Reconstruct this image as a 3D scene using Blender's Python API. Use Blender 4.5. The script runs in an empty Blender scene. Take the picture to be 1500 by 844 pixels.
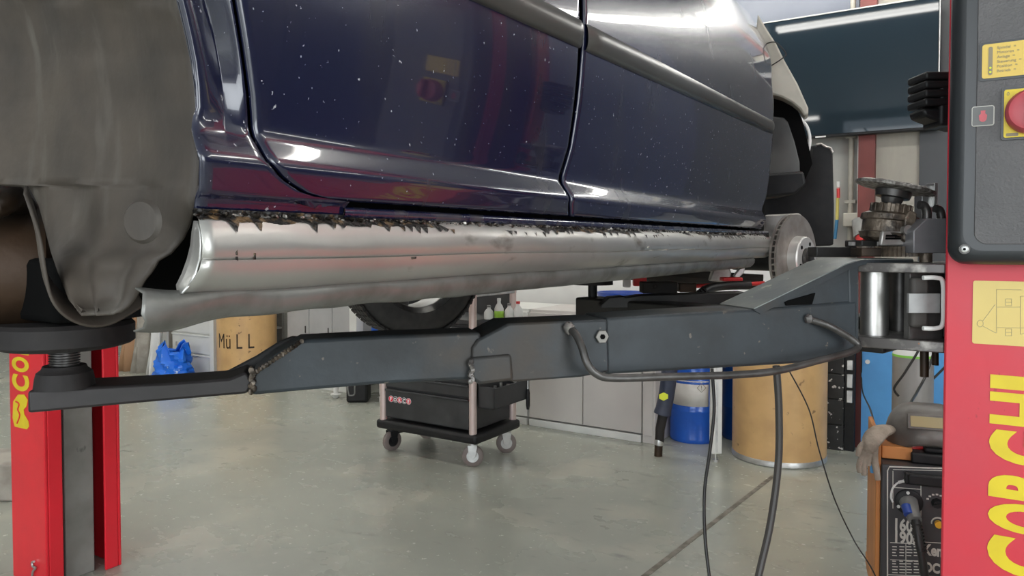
import bpy, bmesh, math, random
from mathutils import Vector, Matrix
random.seed(7)
PI = math.pi
S = bpy.context.scene
COL = S.collection

# ---------------------------------------------------------------- camera
CAMP = Vector((0, 0, 1.25))
FL = Vector((-0.537, 0.8436, 0)).normalized()      # level forward
RT = Vector((FL.y, -FL.x, 0))                      # right
PITCH = math.radians(1.6)
FW = FL * math.cos(PITCH) - Vector((0, 0, 1)) * math.sin(PITCH)
UPV = FL * math.sin(PITCH) + Vector((0, 0, 1)) * math.cos(PITCH)
FPX = 1083.0
PY = 357 + FPX * math.tan(PITCH)
cam = bpy.data.cameras.new('camera')
cam.sensor_width = 36
cam.lens = FPX / 1500 * 36
cam.shift_y = -(422 - PY) / 1500 * 1.0
cam.clip_start = 0.02
camo = bpy.data.objects.new('camera', cam)
COL.objects.link(camo)
m = Matrix((RT, UPV, -FW)).transposed().to_4x4()
m.translation = CAMP
camo.matrix_world = m
S.camera = camo

# ---------------------------------------------------------------- view, world, lights
S.view_settings.view_transform = 'Standard'
S.view_settings.look = 'None'
S.view_settings.gamma = 1
S.view_settings.use_curve_mapping = False
S.view_settings.exposure = -0.6
wd = bpy.data.worlds.new('sky'); S.world = wd
wd.use_nodes = True
bg = wd.node_tree.nodes['Background']
bg.inputs[0].default_value = (0.80, 0.90, 1.0, 1)
bg.inputs[1].default_value = 3.0
try:
    S.cycles.max_bounces = 8
    S.cycles.diffuse_bounces = 4
    S.cycles.glossy_bounces = 4
    S.cycles.use_denoising = True
    S.cycles.sample_clamp_indirect = 6
except Exception:
    pass

def area(name, loc, tgt, sx, sy, power, col, spread=PI):
    l = bpy.data.lights.new(name, 'AREA'); l.shape = 'RECTANGLE'
    l.size = sx; l.size_y = sy; l.energy = power; l.color = col; l.spread = spread
    o = bpy.data.objects.new(name, l); COL.objects.link(o)
    o.location = loc
    o.rotation_euler = (Vector(tgt) - Vector(loc)).to_track_quat('-Z', 'Y').to_euler()
    return o
# daylight coming in through the two garage door openings
area('daylight_rear_opening', (0.3, -4.9, 1.8), (0.3, 5, 1.2), 4.6, 3.0, 210, (0.95, 0.98, 1.0))
area('daylight_side_opening', (4.9, -1.7, 1.7), (-5, -1.2, 1.2), 3.6, 3.0, 230, (0.95, 0.98, 1.0))
TUBES = ([(x, 4.6, 2.95) for x in (-6.4, -3.9, -1.4, 1.1, 3.6)] + [(x, 2.3, 3.28) for x in (-8.0, -5.5, -3.0, -0.5, 2.0)]
         + [(x, -0.6, 3.28) for x in (-8.0, -5.5, 3.4)] + [(x, -3.2, 3.28) for x in (-6.0, -3.5, 3.3)])
TUBE_E = 34.0

# ---------------------------------------------------------------- helpers
def W(px, py, **k):
    d = FW + RT * ((px - 750) / FPX) - UPV * ((py - PY) / FPX)
    if 'x' in k: t = (k['x'] - CAMP.x) / d.x
    elif 'y' in k: t = (k['y'] - CAMP.y) / d.y
    elif 'z' in k: t = (k['z'] - CAMP.z) / d.z
    elif 'd' in k: t = k['d'] / d.dot(FL)
    else:
        p0, n = k['plane']; t = (Vector(p0) - CAMP).dot(n) / d.dot(n)
    return CAMP + d * t

def lerp(a, b, t): return a + (b - a) * t
def interp(tab, v):
    if v <= tab[0][0]: return tab[0][1]
    for (a, fa), (b, fb) in zip(tab, tab[1:]):
        if v <= b: return lerp(fa, fb, (v - a) / (b - a))
    return tab[-1][1]

def smoothpath(pts, n=8):
    pts = [Vector(p) for p in pts]
    out = []
    for i in range(len(pts) - 1):
        p0 = pts[max(i - 1, 0)]; p1 = pts[i]; p2 = pts[i + 1]; p3 = pts[min(i + 2, len(pts) - 1)]
        for j in range(n):
            t = j / n
            out.append(0.5 * ((2 * p1) + (p2 - p0) * t + (2 * p0 - 5 * p1 + 4 * p2 - p3) * t * t + (3 * p1 - p0 - 3 * p2 + p3) * t ** 3))
    out.append(pts[-1])
    return out

MATS = {}
def mat(name, col, rough=0.5, metal=0.0, col2=None, scale=8.0, lo=0.4, hi=0.65, bump=0.0, bscale=None, coat=0.0,
        emis=None, estr=0.0, rough2=None, stretch=(1, 1, 1), detail=6, spec=None, trans=0.0, layers=()):
    mt = bpy.data.materials.new(name); mt.use_nodes = True
    nt = mt.node_tree; b = nt.nodes['Principled BSDF']
    c = tuple(col) + (1,)
    b.inputs['Base Color'].default_value = c
    b.inputs['Roughness'].default_value = rough
    b.inputs['Metallic'].default_value = metal
    b.inputs['Coat Weight'].default_value = coat
    b.inputs['Coat Roughness'].default_value = 0.04
    if trans: b.inputs['Transmission Weight'].default_value = trans
    if spec is not None: b.inputs['Specular IOR Level'].default_value = spec
    if emis:
        b.inputs['Emission Color'].default_value = tuple(emis) + (1,)
        b.inputs['Emission Strength'].default_value = estr
    tc = nt.nodes.new('ShaderNodeTexCoord'); mp = nt.nodes.new('ShaderNodeMapping')
    mp.inputs['Scale'].default_value = stretch
    nt.links.new(tc.outputs['Object'], mp.inputs[0])
    cur = None
    lay = ([(col2, scale, lo, hi, rough2, (1, 1, 1))] if col2 is not None else []) + list(layers)
    rcur = None
    for (c2, sc, l_, h_, r2, st) in lay:
        n = nt.nodes.new('ShaderNodeTexNoise'); n.inputs['Scale'].default_value = sc; n.inputs['Detail'].default_value = detail
        if st != (1, 1, 1):
            m2 = nt.nodes.new('ShaderNodeMapping'); m2.inputs['Scale'].default_value = st
            nt.links.new(tc.outputs['Object'], m2.inputs[0]); nt.links.new(m2.outputs[0], n.inputs['Vector'])
        else:
            nt.links.new(mp.outputs[0], n.inputs['Vector'])
        r = nt.nodes.new('ShaderNodeMapRange'); r.inputs[1].default_value = l_; r.inputs[2].default_value = h_
        nt.links.new(n.outputs['Fac'], r.inputs[0])
        mx = nt.nodes.new('ShaderNodeMix'); mx.data_type = 'RGBA'
        if cur is None: mx.inputs[6].default_value = c
        else: nt.links.new(cur, mx.inputs[6])
        mx.inputs[7].default_value = tuple(c2) + (1,)
        nt.links.new(r.outputs[0], mx.inputs[0]); cur = mx.outputs[2]
        if r2 is not None:
            m3 = nt.nodes.new('ShaderNodeMix')
            if rcur is None: m3.inputs[2].default_value = rough
            else: nt.links.new(rcur, m3.inputs[2])
            m3.inputs[3].default_value = r2
            nt.links.new(r.outputs[0], m3.inputs[0]); rcur = m3.outputs[0]
    if cur is not None: nt.links.new(cur, b.inputs['Base Color'])
    if rcur is not None: nt.links.new(rcur, b.inputs['Roughness'])
    if bump:
        n = nt.nodes.new('ShaderNodeTexNoise'); n.inputs['Scale'].default_value = bscale or scale; n.inputs['Detail'].default_value = 5
        nt.links.new(mp.outputs[0], n.inputs['Vector'])
        bp = nt.nodes.new('ShaderNodeBump'); bp.inputs['Strength'].default_value = bump; bp.inputs['Distance'].default_value = 0.01
        nt.links.new(n.outputs['Fac'], bp.inputs['Height']); nt.links.new(bp.outputs[0], b.inputs['Normal'])
    MATS[name] = mt
    return mt

class MB:
    def __init__(self): self.v = []; self.f = []
    def add(self, vs, fs):
        o = len(self.v); self.v += [Vector(v) for v in vs]; self.f += [tuple(i + o for i in f) for f in fs]; return self
    def box(self, c, s, ax=None):
        c = Vector(c); X, Y, Z = ax or (Vector((1, 0, 0)), Vector((0, 1, 0)), Vector((0, 0, 1)))
        vs = [c + X * (s[0] / 2 * a) + Y * (s[1] / 2 * b) + Z * (s[2] / 2 * d) for a in (-1, 1) for b in (-1, 1) for d in (-1, 1)]
        return self.add(vs, [(0, 1, 3, 2), (4, 6, 7, 5), (0, 4, 5, 1), (2, 3, 7, 6), (0, 2, 6, 4), (1, 5, 7, 3)])
    def bb(self, x0, x1, y0, y1, z0, z1):
        return self.box(((x0 + x1) / 2, (y0 + y1) / 2, (z0 + z1) / 2), (abs(x1 - x0), abs(y1 - y0), abs(z1 - z0)))
    def prism(self, poly, ext):
        n = len(poly); ext = Vector(ext)
        vs = [Vector(p) for p in poly] + [Vector(p) + ext for p in poly]
        fs = [tuple(range(n)), tuple(range(2 * n - 1, n - 1, -1))] + [(i, n + i, n + (i + 1) % n, (i + 1) % n) for i in range(n)]
        return self.add(vs, fs)
    def frame(self, a, b):
        d = (Vector(b) - Vector(a)).normalized()
        t = Vector((0, 0, 1)) if abs(d.z) < 0.9 else Vector((1, 0, 0))
        u = d.cross(t).normalized(); return d, u, d.cross(u).normalized()
    def lathe(self, a, b, prof, n=28, cap=True):
        # prof: list of (t along a->b 0..1, radius)
        a = Vector(a); b = Vector(b); d, u, w = self.frame(a, b); L = (b - a).length
        vs = []; fs = []
        for t, r in prof:
            for i in range(n):
                an = 2 * PI * i / n
                vs.append(a + d * (L * t) + u * (r * math.cos(an)) + w * (r * math.sin(an)))
        for k in range(len(prof) - 1):
            for i in range(n):
                j = (i + 1) % n
                fs.append((k * n + i, k * n + j, (k + 1) * n + j, (k + 1) * n + i))
        if cap:
            fs.append(tuple(range(n - 1, -1, -1))); fs.append(tuple(range((len(prof) - 1) * n, len(prof) * n)))
        return self.add(vs, fs)
    def cyl(self, a, b, r, r2=None, n=28): return self.lathe(a, b, [(0, r), (1, r if r2 is None else r2)], n)
    def tube(self, pts, r, n=10, flat=1.0):
        pts = [Vector(p) for p in pts]; vs = []; fs = []; prev = None
        for i, p in enumerate(pts):
            d = (pts[min(i + 1, len(pts) - 1)] - pts[max(i - 1, 0)]).normalized()
            if prev is None:
                t = Vector((0, 0, 1)) if abs(d.z) < 0.9 else Vector((1, 0, 0)); u = d.cross(t).normalized()
            else: u = (prev - d * prev.dot(d)).normalized()
            prev = u; w = d.cross(u)
            rr = r(i / (len(pts) - 1)) if callable(r) else r
            for j in range(n):
                an = 2 * PI * j / n; vs.append(p + u * (rr * math.cos(an)) + w * (rr * flat * math.sin(an)))
        for k in range(len(pts) - 1):
            for i in range(n):
                j = (i + 1) % n; fs.append((k * n + i, k * n + j, (k + 1) * n + j, (k + 1) * n + i))
        fs.append(tuple(range(n - 1, -1, -1))); fs.append(tuple(range((len(pts) - 1) * n, len(pts) * n)))
        return self.add(vs, fs)
    def grid(self, rows, closed=False):
        n = len(rows[0]); vs = [p for r in rows for p in r]; fs = []
        for k in range(len(rows) - 1):
            for i in range(n if closed else n - 1):
                j = (i + 1) % n; fs.append((k * n + i, k * n + j, (k + 1) * n + j, (k + 1) * n + i))
        return self.add(vs, fs)
    def blob(self, c, r, s=(1, 1, 1), n=8, jit=0.0):
        vs = []; c = Vector(c); rows = []
        for k in range(n // 2 + 1):
            th = PI * k / (n // 2); row = []
            for i in range(n):
                an = 2 * PI * i / n; q = 1 + random.uniform(-jit, jit)
                row.append(c + Vector((r * s[0] * math.sin(th) * math.cos(an) * q, r * s[1] * math.sin(th) * math.sin(an) * q, r * s[2] * math.cos(th) * q)))
            rows.append(row)
        return self.grid(rows, True)
    def build(self, name, material, parent=None, smooth=True, bevel=0.0, solid=0.0, sub=0, kind=None, label=None, segs=2, angle=35, off=-1):
        me = bpy.data.meshes.new(name)
        vs = self.v
        if parent is not None:
            inv = Matrix.LocRotScale(parent.location, parent.rotation_euler, None).inverted() if parent.parent is None and parent.type == 'EMPTY' else wmat(parent).inverted()
            vs = [inv @ v for v in vs]
        me.from_pydata([tuple(v) for v in vs], [], self.f)
        bm = bmesh.new(); bm.from_mesh(me)
        if solid == 0: bmesh.ops.recalc_face_normals(bm, faces=bm.faces)
        bmesh.ops.remove_doubles(bm, verts=bm.verts, dist=1e-6) if solid else None
        bm.to_mesh(me); bm.free()
        me.materials.append(material)
        o = bpy.data.objects.new(name, me); COL.objects.link(o)
        if parent is not None: o.parent = parent
        if smooth:
            for p in me.polygons: p.use_smooth = True
            me.set_sharp_from_angle(angle=math.radians(angle))
        if solid:
            sm = o.modifiers.new('solid', 'SOLIDIFY'); sm.thickness = solid; sm.offset = off
        if sub:
            sm = o.modifiers.new('sub', 'SUBSURF'); sm.levels = sub; sm.render_levels = sub
        if bevel:
            bv = o.modifiers.new('bevel', 'BEVEL'); bv.width = bevel; bv.segments = segs; bv.limit_method = 'ANGLE'; bv.angle_limit = math.radians(40)
        if kind: o['kind'] = kind
        if label: o['label'] = label
        return o

def wmat(o):
    m_ = Matrix.LocRotScale(o.location, o.rotation_euler, None)
    return (wmat(o.parent) @ m_) if o.parent else m_

def thing(name, label, cat, loc=(0, 0, 0), rz=0, group=None):
    o = bpy.data.objects.new(name, None); COL.objects.link(o); o.empty_display_size = 0.05
    o.location = loc; o.rotation_euler = (0, 0, rz); o['label'] = label; o['category'] = cat
    if group: o['group'] = group
    return o
def tag(o, label, cat, group=None):
    o['label'] = label; o['category'] = cat
    if group: o['group'] = group
    return o
def copy_tree(o, parent=None):
    c = o.copy(); COL.objects.link(c)
    if parent is not None: c.parent = parent
    for ch in list(o.children): copy_tree(ch, c)
    return c

def text(name, s, origin, xdir, ydir, size, material, parent, sx=1.0, bold=0.0, ext=0.0004, align='LEFT', shear=0, label=None, space=1.0, wrap=None):
    cu = bpy.data.curves.new('t', 'FONT'); cu.body = s; cu.size = size; cu.offset = bold; cu.extrude = ext
    cu.align_x = align; cu.shear = shear; cu.space_character = space; cu.resolution_u = 4
    to = bpy.data.objects.new('t', cu); COL.objects.link(to)
    dg = bpy.context.evaluated_depsgraph_get(); dg.update()
    me = bpy.data.meshes.new_from_object(to.evaluated_get(dg))
    bpy.data.objects.remove(to)
    X = Vector(xdir).normalized(); Y = Vector(ydir).normalized(); Z = X.cross(Y)
    O = Vector(origin); mb = MB()
    vs = [O + X * (v.co.x * sx) + Y * v.co.y + Z * v.co.z for v in me.vertices]
    if wrap: vs = [wrap(v) for v in vs]
    mb.add(vs, [tuple(p.vertices) for p in me.polygons])
    bpy.data.meshes.remove(me)
    return mb.build(name, material, parent, smooth=False, label=label)

# ---------------------------------------------------------------- materials
M_floor = mat('floor_epoxy', (0.41, 0.42, 0.36), 0.20, 0, (0.31, 0.325, 0.28), 1.1, 0.35, 0.72, bump=0.05, bscale=5, rough2=0.34, spec=0.5,
              layers=[((0.48, 0.47, 0.39), 2.3, 0.52, 0.75, 0.30, (1, 1, 1)), ((0.17, 0.17, 0.15), 7.0, 0.60, 0.80, 0.40, (1, 2.2, 1)), ((0.55, 0.55, 0.50), 30.0, 0.665, 0.69, 0.5, (1, 1, 1))])
M_wall = mat('wall_grey', (0.42, 0.42, 0.39), 0.8, 0, (0.36, 0.36, 0.34), 3)
M_white = mat('wall_white', (0.80, 0.80, 0.77), 0.7, 0, (0.72, 0.72, 0.70), 3)
M_ceil = mat('ceiling_sheet', (0.50, 0.52, 0.54), 0.6)
M_paint = mat('navy_paint', (0.005, 0.007, 0.027), 0.25, 0.0, (0.007, 0.009, 0.032), 2, 0.4, 0.7, coat=1.0, spec=0.6,
              layers=[((0.40, 0.40, 0.42), 150, 0.70, 0.72, 0.6, (1, 1, 1)), ((0.016, 0.016, 0.026), 14, 0.5, 0.8, 0.30, (1, 1, 0.25))])
M_paint2 = mat('navy_paint_dirty', (0.012, 0.014, 0.040), 0.25, 0.0, (0.045, 0.045, 0.055), 30, 0.5, 0.7, coat=1.0, rough2=0.4)
M_molding = mat('molding_grey', (0.085, 0.083, 0.076), 0.28, 0.2, (0.07, 0.069, 0.064), 6)
M_steel = mat('bare_sill_steel', (0.56, 0.55, 0.52), 0.36, 0.75, (0.44, 0.43, 0.40), 5, 0.4, 0.7, bump=0.06, bscale=14, rough2=0.40,
              layers=[((0.20, 0.17, 0.14), 22, 0.62, 0.75, 0.5, (1, 0.5, 1))])
M_steel2 = mat('sill_flange_steel', (0.27, 0.27, 0.255), 0.42, 0.7, (0.17, 0.165, 0.15), 16, 0.45, 0.7, bump=0.15, bscale=20, rough2=0.55)
M_scorch = mat('scorched_paint', (0.014, 0.013, 0.012), 0.38, 0.0, (0.16, 0.10, 0.05), 70, 0.54, 0.66, bump=0.8, bscale=90)
M_weld = mat('weld_bead', (0.45, 0.43, 0.40), 0.3, 0.8, (0.03, 0.025, 0.02), 60, 0.40, 0.52)
M_black = mat('black_void', (0.003, 0.003, 0.003), 0.9, spec=0.1)
M_blackp = mat('black_plastic', (0.009, 0.009, 0.010), 0.5, 0, (0.014, 0.014, 0.014), 30, spec=0.35)
M_rubber = mat('black_rubber', (0.010, 0.008, 0.008), 0.7, 0, (0.016, 0.013, 0.012), 25, bump=0.1, bscale=60)
M_liner = mat('arch_liner', (0.066, 0.053, 0.041), 0.62, 0, (0.034, 0.028, 0.023), 7, 0.38, 0.62, bump=0.12, bscale=26,
              layers=[((0.11, 0.10, 0.085), 15, 0.60, 0.72, 0.7, (1, 1, 0.22)), ((0.09, 0.06, 0.045), 5, 0.60, 0.70, 0.7, (1, 1, 0.5))])
M_under = mat('underbody', (0.012, 0.010, 0.009), 0.7, 0, (0.025, 0.018, 0.012), 12, bump=0.2, bscale=30)
M_rust = mat('rusty_brown', (0.050, 0.026, 0.012), 0.5, 0.3, (0.015, 0.010, 0.006), 9, 0.38, 0.6, bump=0.2, bscale=25)
M_arm = mat('arm_paint', (0.034, 0.042, 0.048), 0.42, 0.0, (0.024, 0.028, 0.03), 9, 0.4, 0.65, bump=0.05, bscale=60, rough2=0.5, spec=0.4,
            layers=[((0.13, 0.115, 0.095), 55, 0.68, 0.72, 0.4, (1, 1, 1)), ((0.050, 0.043, 0.036), 5, 0.54, 0.66, 0.5, (1, 1, 1))])
M_armdark = mat('arm_dark', (0.014, 0.013, 0.013), 0.45, 0, (0.022, 0.02, 0.018), 14, bump=0.06, bscale=50)
M_armtip = mat('arm_tip', (0.022, 0.018, 0.018), 0.45, 0, (0.015, 0.013, 0.013), 14, bump=0.06, bscale=50)
M_armwornhl = mat('arm_worn_highlights', (0.17, 0.19, 0.185), 0.35, 0.3, (0.27, 0.28, 0.25), 12, 0.4, 0.7, bump=0.05, bscale=40, rough2=0.28,
                layers=[((0.5, 0.5, 0.42), 40, 0.64, 0.7, 0.3, (1, 1, 1))])  # worn plate's paler tone, with yellowish highlights put into the colour
M_red = mat('lift_red', (0.78, 0.020, 0.035), 0.35, 0, (0.70, 0.02, 0.032), 5, spec=0.5, bump=0.02, bscale=40)
M_redn = mat('lift_red_worn', (0.66, 0.035, 0.055), 0.45, 0, (0.60, 0.05, 0.07), 6, 0.4, 0.7, bump=0.03, bscale=40,
             layers=[((0.30, 0.03, 0.04), 45, 0.68, 0.72, 0.5, (1, 1, 0.4))])
M_yel = mat('letter_yellow', (0.80, 0.62, 0.02), 0.45, 0, (0.74, 0.56, 0.02), 20)
M_label = mat('label_yellow', (0.74, 0.52, 0.10), 0.45)
M_label2 = mat('label_pale', (0.74, 0.56, 0.17), 0.4)
M_ink = mat('ink_grey', (0.28, 0.24, 0.16), 0.6)
M_inkl = mat('ink_light', (0.50, 0.42, 0.22), 0.6)
M_box = mat('box_plastic', (0.115, 0.11, 0.11), 0.42, 0, (0.085, 0.082, 0.083), 5, bump=0.25, bscale=260)
M_boxs = mat('box_plastic_smooth', (0.026, 0.029, 0.031), 0.35)
M_knob = mat('knob_red', (0.62, 0.09, 0.11), 0.4)
M_knobd = mat('knob_dark_red', (0.50, 0.02, 0.03), 0.35)
M_galv = mat('galvanised', (0.62, 0.62, 0.60), 0.35, 0.8, (0.45, 0.45, 0.44), 14, rough2=0.45)
M_chrome = mat('bright_steel', (0.62, 0.61, 0.58), 0.40, 0.95, (0.42, 0.40, 0.37), 20, 0.5, 0.75, rough2=0.4, bump=0.05, bscale=60)
M_dsteel = mat('dark_steel', (0.11, 0.105, 0.10), 0.38, 0.6, (0.06, 0.057, 0.054), 20, 0.4, 0.65, bump=0.05, bscale=50)
M_wornst = mat('worn_plate', (0.13, 0.12, 0.115), 0.4, 0.5, (0.36, 0.34, 0.31), 26, 0.52, 0.66, rough2=0.35,
               layers=[((0.45, 0.16, 0.05), 30, 0.70, 0.73, 0.6, (1, 1, 1))])
M_grease = mat('greasy_brown', (0.20, 0.16, 0.12), 0.42, 0.4, (0.035, 0.027, 0.02), 22, 0.4, 0.6, bump=0.5, bscale=55,
               layers=[((0.32, 0.27, 0.21), 30, 0.60, 0.70, 0.35, (1, 1, 1))])
M_disc = mat('disc_wheel', (0.16, 0.145, 0.13), 0.5, 0.5, (0.38, 0.36, 0.33), 75, 0.45, 0.6, bump=0.7, bscale=90)
M_brake = mat('brake_iron', (0.36, 0.33, 0.30), 0.38, 0.6, (0.26, 0.235, 0.21), 20, rough2=0.5)
M_hat = mat('disc_hat', (0.60, 0.59, 0.56), 0.35, 0.5)
M_alu = mat('cast_aluminium', (0.50, 0.48, 0.45), 0.4, 0.6, (0.30, 0.28, 0.26), 20)
M_greyp = mat('grey_primer', (0.21, 0.21, 0.20), 0.45, 0, (0.15, 0.15, 0.145), 12)
M_beige = mat('beige_plastic', (0.42, 0.40, 0.34), 0.45, 0, (0.30, 0.285, 0.24), 10, 0.45, 0.7)
M_tv = mat('tv_screen', (0.010, 0.019, 0.027), 0.035, 0, coat=0.0, spec=0.38)
M_fibre = mat('fibre_board', (0.62, 0.39, 0.17), 0.40, 0, (0.52, 0.32, 0.14), 7, 0.4, 0.65, spec=0.5,
              layers=[((0.25, 0.15, 0.07), 18, 0.68, 0.73, 0.6, (1, 1, 1))])
M_bluedrum = mat('blue_drum', (0.008, 0.10, 0.52), 0.30, 0, (0.01, 0.085, 0.44), 6, coat=0.4)
M_navydrum = mat('dark_blue_drum', (0.006, 0.04, 0.17), 0.35, 0, coat=0.3)
M_paper = mat('paper_label', (0.72, 0.70, 0.66), 0.6, 0, (0.60, 0.58, 0.54), 12)
M_cab = mat('cabinet_grey', (0.56, 0.53, 0.50), 0.45, 0, (0.50, 0.47, 0.45), 3, 0.4, 0.7)
M_cabw = mat('cabinet_white', (0.74, 0.74, 0.70), 0.45, 0, (0.66, 0.66, 0.63), 4)
M_cabg = mat('cabinet_cool_grey', (0.42, 0.42, 0.42), 0.5, 0, (0.36, 0.36, 0.36), 4)
M_cart = mat('cart_black', (0.030, 0.031, 0.032), 0.42, 0, (0.045, 0.046, 0.047), 9, rough2=0.5)
M_cartpost = mat('cart_post', (0.62, 0.50, 0.46), 0.35, 0.3)
M_caster = mat('caster_tread', (0.20, 0.165, 0.15), 0.5)
M_logored = mat('logo_red', (0.75, 0.03, 0.06), 0.4)
M_logow = mat('logo_white', (0.85, 0.85, 0.85), 0.4)
M_brown = mat('column_brown', (0.16, 0.035, 0.03), 0.55, 0, (0.12, 0.03, 0.025), 6)
M_board = mat('beige_board', (0.40, 0.38, 0.32), 0.6, 0, (0.33, 0.31, 0.27), 6, layers=[((0.36, 0.34, 0.29), 20, 0.4, 0.6, None, (1, 1, 0.1))])
M_bluepanel = mat('blue_panel', (0.10, 0.36, 0.74), 0.45, 0, (0.085, 0.30, 0.64), 4, 0.4, 0.7)
M_cyl = mat('gas_grey', (0.30, 0.285, 0.275), 0.35, 0.1, (0.26, 0.25, 0.24), 5)
M_green = mat('label_green', (0.25, 0.62, 0.08), 0.4)
M_helmet = mat('helmet_shell', (0.11, 0.10, 0.09), 0.42, 0, (0.15, 0.135, 0.12), 14, bump=0.08, bscale=90)
M_lens = mat('helmet_window', (0.36, 0.30, 0.16), 0.2)
M_glove = mat('glove_fabric', (0.35, 0.29, 0.23), 0.9, 0, (0.22, 0.18, 0.14), 16, bump=0.6, bscale=60)
M_wood = mat('orange_wood', (0.55, 0.22, 0.06), 0.55, 0, (0.38, 0.14, 0.04), 10, stretch=(1, 1, 0.2), bump=0.1)
M_welder = mat('welder_front', (0.05, 0.05, 0.052), 0.45)
M_print = mat('print_cream', (0.62, 0.60, 0.54), 0.5)
M_cable = mat('black_cable', (0.02, 0.019, 0.018), 0.42)
M_hose = mat('grey_hose', (0.05, 0.045, 0.042), 0.35)
M_navyhose = mat('navy_hose', (0.025, 0.032, 0.06), 0.5, 0, (0.04, 0.045, 0.07), 12)
M_yelg = mat('tag_yellow', (0.75, 0.80, 0.05), 0.5)
M_bluebag = mat('blue_plastic_sheet', (0.01, 0.16, 0.75), 0.35, 0, (0.6, 0.7, 0.85), 14, 0.66, 0.70)
M_foam = mat('black_foam', (0.03, 0.032, 0.033), 0.6, 0, (0.045, 0.047, 0.05), 8, layers=[((0.75, 0.75, 0.73), 30, 0.63, 0.645, 0.6, (1, 1, 1))])
M_tyre = mat('tyre', (0.022, 0.021, 0.020), 0.7, 0, (0.035, 0.032, 0.03), 30)
M_alloy = mat('alloy', (0.30, 0.30, 0.30), 0.35, 0.8, (0.16, 0.15, 0.14), 12)
M_tube = mat('fluorescent_tube', (1, 1, 1), 0.5, 0, emis=(1.0, 0.98, 0.93), estr=TUBE_E)
M_redp = mat('red_plastic', (0.62, 0.03, 0.03), 0.4)
M_whitep = mat('white_plastic', (0.75, 0.75, 0.72), 0.4)
M_lime = mat('bottle_label', (0.30, 0.55, 0.05), 0.5)
M_bluep = mat('blue_plastic', (0.02, 0.06, 0.30), 0.4)
M_orange = mat('orange_cap', (0.8, 0.42, 0.03), 0.4)
M_cloth = mat('grey_cloth', (0.42, 0.39, 0.34), 0.9, 0, (0.30, 0.27, 0.23), 9, bump=0.4, bscale=12)
M_card = mat('cardboard', (0.42, 0.24, 0.13), 0.7)

# ---------------------------------------------------------------- room
RX0, RX1, RY0, RY1, RZ = -9.5, 5.0, -5.0, 5.05, 3.6
def struct(name, mb, m_, **k): return mb.build(name, m_, None, kind='structure', **k)
struct('floor', MB().bb(RX0 - 1, RX1 + 6, RY0 - 6, RY1 + 1, -0.1, 0), M_floor, smooth=False)
struct('ceiling', MB().bb(RX0, RX1, RY0, RY1, RZ, RZ + 0.1), M_ceil, smooth=False)
struct('wall_back', MB().bb(RX0, RX1, RY1, RY1 + 0.15, 0, RZ), M_wall, smooth=False)
struct('wall_left', MB().bb(RX0 - 0.15, RX0, RY0, RY1, 0, RZ), M_wall, smooth=False)
M_wallr = mat('wall_dark', (0.10, 0.10, 0.095), 0.8, 0, (0.14, 0.14, 0.13), 1.2)
struct('wall_right', MB().bb(RX1, RX1 + .15, .2, RY1, 0, RZ).bb(RX1, RX1 + .15, RY0, -3.6, 0, RZ).bb(RX1, RX1 + .15, -3.6, .2, 3.3, RZ), M_wallr, smooth=False)
struct('wall_front', MB().bb(RX0, -2.2, RY0 - .15, RY0, 0, RZ).bb(2.8, RX1, RY0 - .15, RY0, 0, RZ).bb(-2.2, 2.8, RY0 - .15, RY0, 3.5, RZ), M_wall, smooth=False)
struct('trim_1', MB().bb(-4.5, -0.95, 5.02, 5.05, 0.5, 1.35), M_white, smooth=False)           # white wall board
cxa, cxb, cxc = W(1257, 300, y=4.95).x, W(1281, 300, y=4.95).x, W(1346, 300, y=5.0).x
struct('trim_2', MB().bb(cxa, cxb, 4.93, 5.05, 0, RZ), M_brown, smooth=False)            # brown steel column
struct('trim_3', MB().bb(cxb, cxc, 5.0, 5.05, 0.75, RZ), M_board, smooth=False)           # beige board
struct('trim_4', MB().bb(cxc, 0.6, 4.98, 5.05, 0.75, 3.0), M_boxs, smooth=False)
struct('trim_5', MB().bb(W(1262, 600, y=4.92).x, 0.2, 4.90, 4.925, 0, 0.75), M_bluepanel, smooth=False)
M_sheet = mat('blue_grey_sheet', (0.055, 0.065, 0.095), 0.6, 0, (0.045, 0.052, 0.08), 2)  # dark sheets added out of view to keep the car paint's reflections dark
struct('trim_8', MB().bb(0.6, RX1, 5.0, 5.05, 0, RZ), M_sheet, smooth=False)
struct('trim_9', MB().bb(cxb, 0.6, 4.985, 5.0, 2.75, RZ), M_sheet, smooth=False)
struct('trim_7', MB().bb(-4.5, cxa, 5.0, 5.05, 2.62, RZ), mat('upper_wall_sheet', (0.13, 0.145, 0.18), 0.4, 0, (0.10, 0.115, 0.15), 2), smooth=False)

for i, (tx, ty, LZ) in enumerate(TUBES):
    t = thing('ceiling_light', 'long fluorescent ceiling light of the workshop, out of frame overhead', 'lamp', (tx, ty, LZ), group='fluorescent ceiling lights')
    MB().bb(tx - 1.21, tx + 1.21, ty - .08, ty + .08, LZ + .04, LZ + .09).build('lamp_housing', M_whitep, t, bevel=.01)
    for dy in (-.04, .04): MB().cyl((tx - 1.2, ty + dy, LZ + .02), (tx + 1.2, ty + dy, LZ + .02), .018, n=12).build('lamp_tube', M_tube, t)
    for dx in (-1.0, 1.0): MB().cyl((tx + dx, ty, LZ + .09), (tx + dx, ty, RZ), .006, n=8).build('hanger', M_galv, t)

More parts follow.
